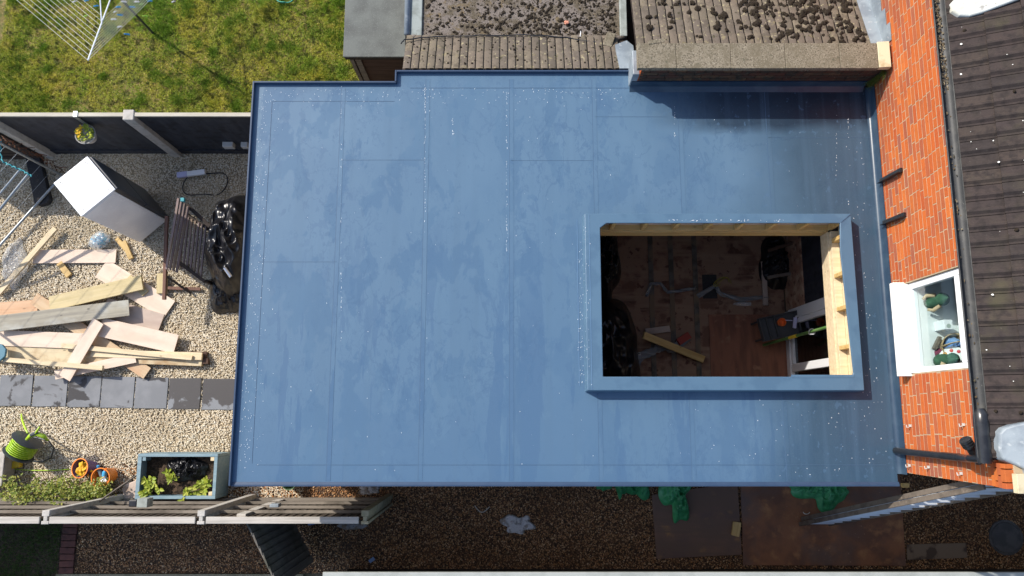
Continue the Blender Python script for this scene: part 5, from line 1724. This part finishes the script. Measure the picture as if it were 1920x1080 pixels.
# ================================================================== HOSE REEL
q = at(44, 838, .28)
hr = thing('hose_reel', 'hose reel wound with lime green hose on a slate coloured stand', 'hose reel', (q.x, q.y, 0))
ax = V(.55, .80, .14).normalized()
Mr = Matrix.Translation((q.x, q.y, .29)) @ ax.to_track_quat('Z', 'Y').to_matrix().to_4x4()
for zz in (-.13, .13):
    MB().lathe([(0, -.007), (.225, -.007), (.235, 0), (.225, .007), (0, .007)], Mr @ Matrix.Translation((0, 0, zz)), 32).build('flange', m_reel, hr, smooth=True)
mb = MB()
pts = []
for k in range(300):
    a = k * .42
    lay = k // 110
    zz = ((k % 110) / 110) * .22 - .11
    if lay % 2: zz = -zz
    pts.append(Mr @ V((.165 + lay * .013) * math.cos(a), (.165 + lay * .013) * math.sin(a), zz))
mb.tube(pts, .009, 6)
mb.build('hose', m_hose, hr, smooth='all')
MB().lathe([(.15, -.122), (.15, .122)], Mr, 24).build('drum', m_reel, hr, smooth=True)
mb = MB()
mb.tube([Mr @ V(0, 0, .16), Mr @ V(0, 0, .20), at(14, 866, .05)], .013, 8)
mb.tube([Mr @ V(0, 0, .20), at(91, 826, .35), at(101, 840, .25), at(96, 858, .05), at(80, 866, .02), at(60, 864, .02)], .013, 8)
mb.build('stand', m_reel, hr, smooth=True)
c_ = at(50, 824, .55)
MB().tube([c_, at(58, 816, .58), at(70, 814, .58), at(82, 818, .55), at(90, 826, .5)], [.022, .034, .032, .034, .016], 10).build('guide_arm', m_hose, hr, smooth='all')
MB().tube([at(66, 814, .6), at(74, 801, .66)], [.02, .013], 8).build('handle', m_hose, hr, smooth='all')
MB().boxm(Matrix.Translation(at(64, 813, .6)) @ Matrix.Rotation(R(25), 4, 'Z'), .12, .05, .05).build('grip', m_reel, hr, bevel=.012)
MB().tube([at(52, 812, .45), at(46, 800, .25), at(41, 785, .06), at(40, 776, .02)], [.014, .017, .016, .010], 8).build('hose_tail', m_hose, hr, smooth='all')
o = MB().tube([at(22, 862, .06), at(20, 872, .02), at(30, 880, .02), at(60, 882, .02), at(100, 882, .02), at(130, 880, .02)], .009, 6).build('loose_hose', m_hose, smooth='all')
setp(o, 'loose run of lime green hose lying between the reel and the purple bucket', 'hose')
o = MB().boxm(Matrix.Translation(at(30, 871, .06)) @ Matrix.Rotation(R(10), 4, 'Z'), .16, .11, .1).build('yellow_crate', m_yellowp, bevel=.015)
setp(o, 'small yellow plastic box beneath the hose reel', 'box')
o = MB().lathe([(0, 0), (.05, 0), (.06, .1), (0, .12)], Matrix.Translation(at(15, 890, .01)), 12).build('red_toy', m_redp, smooth=True)
o.name = 'plastic_cup'
setp(o, 'red and white plastic cup at the left edge above the shrub', 'cup')
o = MB().box(-8.75, at(7, 870, .3).x, at(9, 912, .3).y, at(9, 848, .3).y, .012, .3).build('storage_box', m_conc, bevel=.012)
setp(o, 'pale grey storage box cut by the left edge beside the hose reel', 'storage box')

# ================================================================== BUCKETS
def bucket(name, label, px, py, tiltx, tilty, m, rim):
    c_ = at(px, py, .26)
    t = thing(name, label, 'bucket', (c_.x, c_.y, 0))
    M_ = Matrix.Translation((c_.x, c_.y, .035)) @ Euler((tiltx, tilty, 0)).to_matrix().to_4x4()
    MB().lathe([(0, 0), (.105, 0), (.145, .27), (.138, .27), (.1, .012), (0, .012)], M_, 26).build('body', m, t, smooth=True)
    MB().lathe([(.137, .268), (.137, .278), (.152, .278), (.152, .268), (.145, .262)], M_, 26).build('rim', rim, t, smooth=True)
    return t, M_


tb, Mb = bucket('bucket', 'purple bucket with an orange rim holding yellow cloth', 160, 880, R(-4), R(-14), m_purple, m_orangeb)
o = MB()
o.ball((0, 0, 0), .085, .1, .07, 4, .9, 8)
o.v = [tuple(Mb @ (Vector(v) + V(.02, -.01, .2))) for v in o.v]
o = o.build('yellow_cloth', m_yellow, smooth='all')
setp(o, 'bunched bright yellow cloth in the purple bucket', 'cloth')
tb, Mb = bucket('bucket', 'orange bucket full of cleaning bottles', 194, 893, R(4), R(-4), m_orangeb, m_orangeb)
for (u, v, ang, mm, lab, cap_) in ((.02, .04, 65, m_blueb, 'light blue spray bottle in the orange bucket', m_orangep), (.03, -.055, 20, m_whitebox, 'white bottle with dark cap in the orange bucket', m_rubber), (-.05, .075, 100, m_lead, 'grey blue bottle at the back of the orange bucket', m_bluepeg)):
    Mo = Mb @ Matrix.Translation((u, v, .2)) @ Matrix.Rotation(R(ang), 4, 'Z') @ Matrix.Rotation(R(65), 4, 'Y')
    o = MB().lathe([(0, -.08), (.036, -.08), (.038, .05), (.018, .08), (0, .08)], Mo, 14).build('cleaning_bottle', mm, smooth=True)
    setp(o, lab, 'bottle')
    MB().lathe([(0, .078), (.02, .078), (.02, .115), (0, .115)], Mo, 12).build('cap', cap_, o, smooth=True)
o = MB().boxm(Mb @ Matrix.Translation((.0, -.02, .26)) @ Matrix.Rotation(R(30), 4, 'Z'), .14, .02, .02).build('scrubbing_brush', m_pine, bevel=.004)
setp(o, 'wooden brush handle lying across the orange bucket', 'brush')
o = MB().boxm(Matrix.Translation(at(176, 903, .15)) @ Matrix.Rotation(R(-40), 4, 'Z') @ Matrix.Rotation(R(30), 4, 'X'), .2, .1, .02).build('seed_packet', mat('pale green card', (.3, .42, .2), .6), bevel=.003)
setp(o, 'pale green packet between the two buckets', 'packet')

# ================================================================== PLANTER
pt = thing('planter_box', 'blue painted timber planter box full of soil', 'planter', (-4.98, -.98, 0))
px0, px1, py0, py1, pz = -5.62, -4.42, -1.285, -.625, .52
MB().box(px0, px1, py1 - .045, py1, .015, pz).build('side_panel', m_planter, pt, bevel=.004)
MB().box(px0, px1, py0, py0 + .045, .015, pz).build('side_panel', m_planter, pt, bevel=.004)
MB().box(px0, px0 + .06, py0 + .047, py1 - .047, .015, pz).build('end_panel', m_planter, pt, bevel=.004)
MB().box(px1 - .05, px1, py0 + .047, py1 - .047, .015, pz).build('end_panel', m_planter, pt, bevel=.004)
for (a, b) in ((px0 + .062, py1 - .105), (px1 - .11, py1 - .105), (px0 + .062, py0 + .048), (px1 - .11, py0 + .048)):
    MB().box(a, a + .055, b, b + .055, .02, pz - .012).build('corner_block', m_planter if a < -5 else m_pine2, pt, bevel=.003)
# soil surface
vs_, fs_ = [], []
nx, ny = 60, 36
for j in range(ny):
    for i in range(nx):
        x = px0 + .061 + (px1 - px0 - .112) * i / (nx - 1)
        y_ = py0 + .046 + (py1 - py0 - .092) * j / (ny - 1)
        vs_.append((x, y_, .33 + .03 * noise.noise(V(x * 5, y_ * 5, 0)) + .018 * noise.noise(V(x * 21, y_ * 21, 3))))
for j in range(ny - 1):
    for i in range(nx - 1):
        a = j * nx + i
        fs_.append((a, a + 1, a + nx + 1, a + nx))
MB().add(vs_, fs_).build('soil', m_soil, pt, smooth='all')
q = at(346, 880, .38)
o = crumple('plastic_liner', m_bag, q.x, q.y, .30, .2, .17, 15, res=50, fold=.7, outline=.3, z0=.335)
setp(o, 'crumpled black plastic lying on the soil in the planter', 'plastic sheet')


def leafy(name, label, cx, cy, z, n_, spread, ls, m, seed, h=.18, cat='plant', trail=0):
    rr = random.Random(seed)
    t = thing(name, label, cat, (cx, cy, z))
    ml, ms = MB(), MB()
    for s_ in range(max(3, n_ // 9)):
        a = rr.uniform(0, 6.28)
        r = spread * math.sqrt(rr.random())
        tip = V(cx + r * math.cos(a), cy + r * math.sin(a) * (1 if not trail else .8), z + h * rr.uniform(.5, 1))
        base = V(cx + rr.uniform(-.03, .03), cy + rr.uniform(-.03, .03), z - .01)
        mid = base.lerp(tip, .5) + V(0, 0, .04)
        ms.tube([base, mid, tip], [.005, .004, .002], 5)
        for k in range(9):
            tt = .35 + .65 * rr.random()
            p = base.lerp(mid, tt * 2) if tt < .5 else mid.lerp(tip, tt * 2 - 1)
            b = rr.uniform(0, 6.28)
            ml.leaf(p, (math.cos(b), math.sin(b), rr.uniform(-.2, .5)), (0, 0, 1), ls * rr.uniform(.7, 1.25), ls * .62 * rr.uniform(.8, 1.1))
    ms.build('stem', m_stem, t)
    ml.build('foliage', m, t)
    return t


q = at(285, 915, .45)
leafy('leafy_plant', 'bright yellow green leafy plant at the left end of the planter', q.x, q.y, .34, 90, .2, .085, m_leaf1, 5, .24)
q = at(318, 890, .5)
leafy('leafy_plant', 'small lime sprig beside the black plastic in the planter', q.x, q.y, .34, 36, .09, .075, m_leaf1, 6, .22)
q = at(378, 914, .45)
leafy('leafy_plant', 'mid green leafy plant at the right end of the planter', q.x, q.y, .34, 80, .18, .075, m_leaf2 if False else m_leaf1, 7, .2)
q = at(350, 928, .45)
leafy('leafy_plant', 'green sprig drooping over the front edge of the planter', q.x, q.y, .34, 36, .08, .07, m_leaf1, 8, .2)
# big shrub along the fence, bottom left
sb = thing('shrub', 'sprawling yellow green shrub along the slatted fence at the lower left', 'shrub', at(90, 925, 0))
rr = random.Random(77)
ml, ms = MB(), MB()
for s_ in range(150):
    px = rr.uniform(5, 205)
    py_ = rr.gauss(923, 14)
    if py_ < 895 + (0 if px < 130 else 10): py_ += 15
    h = rr.uniform(.15, .62)
    c_ = at(px, min(py_, 945), h)
    base = V(c_.x + rr.gauss(0, .08), c_.y + rr.gauss(0, .05), .0)
    ms.tube([base, base.lerp(c_, .6) + V(0, 0, .05), c_], [.006, .005, .002], 4)
    for k in range(12):
        p = c_ + V(rr.gauss(0, .045), rr.gauss(0, .04), rr.gauss(0, .05))
        b = rr.uniform(0, 6.28)
        L = rr.uniform(.026, .06)
        ml.leaf(p, (math.cos(b), math.sin(b), rr.uniform(-.3, .6)), (rr.uniform(-.3, .3), rr.uniform(-.3, .3), 1), L, L * .58)
ms.build('stem', m_stem, sb)
ml.build('foliage', m_leaf2, sb)
# stone plate, pole and lamp near the planter
q = at(246, 922, .1)
o = MB().prism([tuple(at(px, py, .12)[:2]) for px, py in ((228, 916), (236, 908), (256, 900), (258, 938), (240, 942), (232, 936))], .012, .12).build('stepping_stone', m_stone, bevel=.015)
setp(o, 'pinkish worn stone slab between shrub and planter', 'stone')
o = MB().tube([at(163, 957, .9), at(200, 930, .75), at(258, 890, .5)], .014, 8).build('garden_cane', m_alu, smooth=True)
setp(o, 'thin grey pole leaning from the fence onto the planter', 'pole')

# ================================================================== LOWER SLATTED FENCE
LY = -1.375
lf = thing('slatted_fence', 'weathered timber fence with horizontal rails below the gravel patio', 'fence', (-4.5, LY, 0))
LT = 1.98
posts = (-6.03, -4.02, -1.90)
spans = ((-13.0, -6.10), (-5.97, -4.09), (-3.95, -1.98))
for (a, b) in spans:
    MB().box(a, b, LY - .05, LY + .035, LT, LT + .03).build('cap_rail', m_caprail, lf, bevel=.004)
    for zz in (1.5, 1.0, .5):
        MB().box(a, b, LY + .018, LY + .058, zz, zz + .06).build('rail', m_greywood, lf, bevel=.004)
    MB().box(a, b, LY - .0, LY + .06, .01, .16).build('gravel_board', m_greywood, lf, bevel=.004)
    mb = MB()
    x = a
    while x < b - .01:
        e = min(x + .105, b)
        mb.add([(x, LY - .012, .165), (e, LY - .002, .165), (e, LY - .002, LT), (x, LY - .012, LT), (x, LY + .004, .165), (e, LY + .016, .165), (e, LY + .016, LT), (x, LY + .004, LT)],
               [(0, 1, 2, 3)[::-1], (4, 5, 6, 7), (0, 4, 7, 3), (1, 2, 6, 5), (3, 7, 6, 2), (0, 1, 5, 4)])
        x = e
    mb.build('board_panel', m_pale_dark, lf)
for x in posts:
    mb = MB()
    mb.box(x - .048, x + .048, LY - .06, LY - .02, 0, LT + .02)
    mb.box(x - .048, x + .048, LY + .04, LY + .115, 0, LT + .02)
    mb.box(x - .025, x + .025, LY - .02, LY + .04, 0, LT + .018)
    mb.build('post', m_conc if x < -3 else m_kerbwood, lf, bevel=.006)
o = MB().box(-3.26, -3.14, LY + .104, LY + .15, 1.5, 1.62).build('fence_box', m_lead, bevel=.006)
o.name = 'junction_box'
setp(o, 'small grey box fixed to the rails of the slatted fence', 'junction box')
ql = at(257, 952, 1.6)
q2 = thing('outdoor_lamp', 'black wall lamp on a pale box fixed to the slatted fence', 'lamp', (ql.x, LY + .1, 1.5))
MB().box(ql.x, ql.x + .14, LY + .102, LY + .22, 1.45, 1.62).build('back_box', m_felt2, q2, bevel=.006)
MB().box(ql.x - .11, ql.x - .002, LY + .11, LY + .2, 1.5, 1.62).build('lamp_head', m_black, q2, bevel=.012)
# feather edge gate standing open in the passage
gt = thing('timber_gate', 'dark feather edge board gate standing open across the passage', 'gate', at(512, 1030, .0))
gA_, gB_ = at(458, 976, 1.8), at(520, 1102, 1.8)
gd = (gB_ - gA_); gd.z = 0
gl = gd.length; gd.normalize()
gn = V(gd.y, -gd.x, 0)
if gn.x < 0: gn = -gn
mb = MB()
nb = 10
for k in range(nb):
    a = gA_ + gd * (gl * k / nb); b = gA_ + gd * (gl * (k + 1) / nb + .015)
    zt = 1.8 - .012 * (k % 3)
    for (p, o1, o2) in ():
        pass
    vs_ = []
    for zz in (.06, zt):
        vs_ += [V(a.x, a.y, zz), V(b.x, b.y, zz), V(b.x, b.y, zz) + gn * .012, V(a.x, a.y, zz) + gn * .026]
    mb.add(vs_, [(3, 2, 1, 0), (4, 5, 6, 7), (0, 1, 5, 4), (1, 2, 6, 5), (2, 3, 7, 6), (3, 0, 4, 7)])
mb.build('board_panel', m_gate, gt)
for zz in (.3, 1.0, 1.6):
    MB().bar(V(gA_.x, gA_.y, zz) - gn * .03, V(gB_.x, gB_.y, zz) - gn * .03, .05, .09).build('ledge', m_greywood, gt)
pp = gA_ + V(-.02, .04, 0)
MB().box(pp.x - .07, pp.x + .05, pp.y - .05, pp.y + .05, 0, 1.84).build('gate_post', m_conc, gt, bevel=.006)
# capped wall along the bottom edge
cw = thing('boundary_wall', 'white capped boundary wall along the bottom of the passage', 'wall', (4, -2.2, 0))
MB().box(-2.5, 12, -2.60, -2.38 + .0, 0, 1.4).build('wall', m_darkbrick, cw)
cy_ = at(900, 1073, 1.45).y
MB().box(-2.55, 12, cy_ - .34, cy_, 1.402, 1.45).build('capping', m_wallcap, cw, bevel=.006)
o = cw.children[0]

# ================================================================== PASSAGE CLUTTER
def sheet_board(name, label, pix, m, z0, z1, cat):
    o = MB().prism([tuple(at(px, py, z1)[:2]) for px, py in pix], z0, z1).build(name, m, bevel=.002)
    return setp(o, label, cat)


sheet_board('ply_sheet', 'dark plywood sheet on the passage floor with a yellow block on it', ((1222, 928), (1383, 905), (1391, 1040), (1231, 1048)), m_boarddark, .014, .032, 'sheet board')
sheet_board('rusty_sheet', 'large rusty brown sheet on the passage floor under the ladder', ((1388, 890), (1688, 890), (1699, 1061), (1394, 1060)), m_boardbrown, .016, .036, 'sheet board')
sheet_board('board_offcut', 'greyish stained board on the gravel right of the rusty sheet', ((1700, 1021), (1812, 1018), (1814, 1046), (1701, 1050)), m_boardtan, .014, .03, 'board')
plank('timber_offcut', 'small yellow block at the edge of the dark plywood sheet', (1383, 979), (1379, 1005), .12, .05, .037, .037, m_pine, cat='block')
q = at(1887, 1008, .02)
mh = thing('manhole_cover', 'round dark cast iron cover in the passage gravel', 'manhole cover', (q.x, q.y, 0))
MB().lathe([(0, .02), (.22, .02), (.225, .024), (.225, -.01)], Matrix.Translation((q.x, q.y, 0)), 36).build('lid', m_iron, mh)
MB().lathe([(.23, -.01), (.23, .02), (.262, .018), (.268, -.01)], Matrix.Translation((q.x, q.y, 0)), 36).build('rim', m_iron, mh)
# green tarpaulin peeking out beneath the roof edge
for i, (px, py, rx, ry, h, lab, sd_) in enumerate(((1133, 900, .12, .2, .25, 'smallest green sack, leftmost under the roof edge', 40), (1165, 900, .12, .25, .28, 'second green sack under the roof edge, pointed at its front', 41), (1200, 898, .24, .30, .36, 'broad dull green sack third along the roof edge', 42),
                                           (1275, 920, .22, .42, .3, 'bright green sheet trailing onto the dark plywood', 43), (1505, 905, .22, .22, .3, 'green sheet with a pale corner on the rusty sheet', 44), (1560, 912, .42, .30, .3, 'largest green sheet heaped by the ladder foot', 45))):
    q = at(px, py, .15)
    o = crumple('green_sack', m_tarp, q.x, q.y, rx, ry, h * .6, sd_, res=48, fold=.9, outline=.7, z0=.04, fr=3.6)
    setp(o, lab, 'green sack', 'green sacks under the roof edge')
# bits by the wall, near the patio end
q = at(545, 912, .1)
o = MB().lathe([(0, 0), (.09, 0), (.11, .2), (.1, .2), (.085, .01), (0, .01)], Matrix.Translation((q.x, q.y + .06, .012)), 16).build('plant_pot', mat('dull green plastic', (.09, .15, .07), .5), smooth=True)
setp(o, 'dull green pot half hidden under the blue roof edge', 'plant pot')
q = at(445, 912, .1)
o = MB().boxm(Matrix.Translation((q.x, q.y + .04, .1)) @ Matrix.Rotation(R(20), 4, 'Z'), .18, .12, .16).build('grey_crate', m_alu, bevel=.01)
setp(o, 'grey box half hidden under the corner of the blue roof', 'box')
for (px, py, s_, rot, lab) in ((584, 980, .11, 10, 'largest blue scrap of membrane in the passage, near the gate'), (626, 979, .05, 40, 'tiny blue white scrap near the end post of the slatted fence'), (697, 1050, .09, 35, 'small bluish scrap lying on the lower passage gravel')):
    q = at(px, py, .03)
    o = MB().boxm(Matrix.Translation((q.x, q.y, .03)) @ Matrix.Rotation(R(rot), 4, 'Z') @ Matrix.Rotation(R(12), 4, 'Y'), s_, s_ * .6, .004).build('membrane_scrap', mat('scrap ' + lab[:7], (.2, .3, .5), .4))
    setp(o, lab, 'scrap')
# mortar spill patches
for i, (px, py, rx, ry, lab) in enumerate(((972, 982, .24, .13, 'large pale grey mortar spill on the passage gravel'), (690, 917, .16, .09, 'pale mortar spill under the roof edge by the fence end'), (660, 985, .2, .08, 'faint grey mortar spill near the fence end post'))):
    q = at(px, py, .02)
    o = crumple('mortar_spill', mat('mortar spill %d' % i, (.55, .54, .54) if i != 2 else (.3, .28, .27), .8, [(15, (.3, .28, .26), .5, .6), (6, (.2, .14, .09), .52, .6)]), q.x, q.y, rx, ry, .016, 60 + i, res=34, fold=1.3, outline=.6, z0=.006)
    setp(o, lab, 'mortar spill')
o = MB().tube([at(890 + k * 4, 948 + 10 * math.sin(k * .5) + k * .8, .03) for k in range(8)], .006, 6).build('string_piece', m_line, smooth='all')
setp(o, 'pale piece of string lying on the dark passage gravel', 'string')
o = MB().tube([at(1512 + 6 * math.cos(a), 960 + 4 * math.sin(a), .05) for a in [k * .4 for k in range(9)]], .006, 6).build('string_piece', m_line, smooth='all')
setp(o, 'pale curl of cord on the rusty sheet near the ladder foot', 'string')
# ladder leaning against the side of the house
ld = thing('ladder', 'dull aluminium double extension ladder leaning on the house corner', 'ladder', at(1515, 985, .04))
fA, fB = at(1496, 984, .04), at(1548, 988, .04)
topz, topy = 4.3, -.74


def lad(off, z0, z1, x0, x1):
    def P(x, z):
        t = z / topz
        return V(x + .3 * t, (fA.y) + (topy - fA.y) * t + off, z)
    lo = [P(x0, z0), P(x1, z0)]
    hi = [P(x0, z1), P(x1, z1)]
    for a, b in zip(lo, hi):
        MB().bar(a, b, .026, .06, (0, 1, 0)).build('stile', m_alu, ld, bevel=.004)
    z = z0 + .2
    while z < z1 - .1:
        MB().bar(P(x0, z), P(x1, z), .035, .032).build('rung', m_aluc, ld, bevel=.004)
        z += .255


lad(0, .05, 4.3, fA.x + .02, fB.x + .04)
lad(.075, .07, 4.3, fA.x + .05, fB.x + .01)
o = MB().boxm(Matrix.Translation(at(1697, 910, 2.6)), .08, .05, .05).build('ladder_pad', m_pine, ld)
o.name = 'stay_pad'

# ================================================================== ROTARY WASHING LINE AND HOSE ON THE LAWN
base = at(287, 62, 0)
ra = thing('rotary_washing_line', 'white rotary washing line with blue and white pegs on the lawn', 'washing line', (base.x, base.y, 0))
tip = at(165, 113, 2.0)
off = tip - V(base.x, base.y, 2.0)
rad = off.length
a0 = math.atan2(off.y, off.x)
MB().tube([(base.x, base.y, 0), (base.x, base.y, 1.75)], .02, 12).build('mast', m_reel, ra, smooth=True)
tips = []
hub = V(base.x, base.y, 1.3)
for k in range(4):
    a = a0 + k * math.pi / 2
    T = V(base.x + rad * math.cos(a), base.y + rad * math.sin(a), 2.0)
    tips.append(T)
    arm = MB().tube([hub, T], .0115, 8).build('arm', m_whitepole, ra, smooth=True)
    MB().tube([V(base.x, base.y, 1.72), hub.lerp(T, .48)], .010, 8).build('strut', m_whitepole, arm, smooth=True)
mb = MB()
for j in range(11):
    t = .40 + .6 * j / 10
    for k in range(4):
        A, B = hub.lerp(tips[k], t), hub.lerp(tips[(k + 1) % 4], t)
        M_ = A.lerp(B, .5) + V(0, 0, -.03)
        mb.tube([A, A.lerp(M_, .6) + V(0, 0, -.005), M_, B.lerp(M_, .6) + V(0, 0, -.005), B], .0027, 5, False)
mb.build('lines', m_line, ra, smooth='all')
PG = (('blue', 162, 1, m_bluepeg), ('blue', 180, 11, m_bluepeg), ('white', 139, 3, m_whitepeg), ('blue', 222, 13, m_bluepeg), ('white', 216, 22, m_whitepeg), ('blue', 225, 28, m_bluepeg), ('white', 213, 36, m_whitepeg), ('white', 232, 3, m_whitepeg),
      ('blue', 248, 13, m_bluepeg), ('lime', 264, 8, m_greenpeg), ('blue', 281, 2, m_bluepeg), ('white', 256, 3, m_whitepeg), ('white', 325, 3, m_whitepeg), ('lime', 272, 30, m_greenpeg), ('blue', 238, 64, m_bluepeg), ('lime', 160, 30, m_greenpeg), ('white', 224, 50, m_whitepeg))
DESC = {(162, 1): 'blue clothes peg at the top picture edge, left of the white arm', (180, 11): 'blue clothes peg just left of the white arm', (139, 3): 'white clothes peg on the left hand lines', (222, 13): 'blue clothes peg on the innermost right hand line',
        (216, 22): 'long white clothes peg above a blue one on the right hand lines', (225, 28): 'blue clothes peg directly below the long white one', (213, 36): 'white clothes peg nearest the fork of the arm', (232, 3): 'white clothes peg at the top edge right of the arm',
        (248, 13): 'blue clothes peg over the dark mast', (264, 8): 'lime clothes peg right of the mast near the top edge', (281, 2): 'blue clothes peg at the top edge right of the mast', (256, 3): 'white clothes peg over the mast at the top edge',
        (325, 3): 'lone white clothes peg at the far right end of the lines', (272, 30): 'lime clothes peg on the outer lines right of the mast', (238, 64): 'blue clothes peg lowest on the right hand lines', (160, 30): 'lime clothes peg lowest on the left hand lines', (224, 50): 'white clothes peg on the middle right hand lines'}
for (cn, px, py, mm) in PG:
    q = at(px, py, 1.78)
    A = rnd.uniform(-.6, .6) + R(60)
    mb = MB()
    for sg in (-1, 1):
        mb.boxm(Matrix.Translation((q.x, q.y, 1.78)) @ Matrix.Rotation(A, 4, 'Z') @ Matrix.Rotation(R(50), 4, 'Y') @ Matrix.Translation((0, sg * .007, 0)) @ Matrix.Rotation(sg * .08, 4, 'Z'), .085, .009, .014)
    o = mb.build('clothes_peg', mm, bevel=.002)
    setp(o, DESC[(px, py)], 'clothes peg', 'pegs on the washing line')
q = at(535, -6, .02)
mb = MB()
pts = [V(q.x + (.15 + .012 * math.sin(k * .37)) * math.cos(k * .3), q.y + .13 * math.sin(k * .3) + .01 * math.sin(k * .9), .03 + .006 * (k // 21) + .01 * math.sin(k * .5)) for k in range(80)]
o = MB().tube(pts, .009, 6).build('coiled_hose', mat('teal hose', (.06, .33, .25), .45), smooth='all')
setp(o, 'coiled teal hose on the lawn at the top edge', 'hose')
q = at(281, 95, .02)
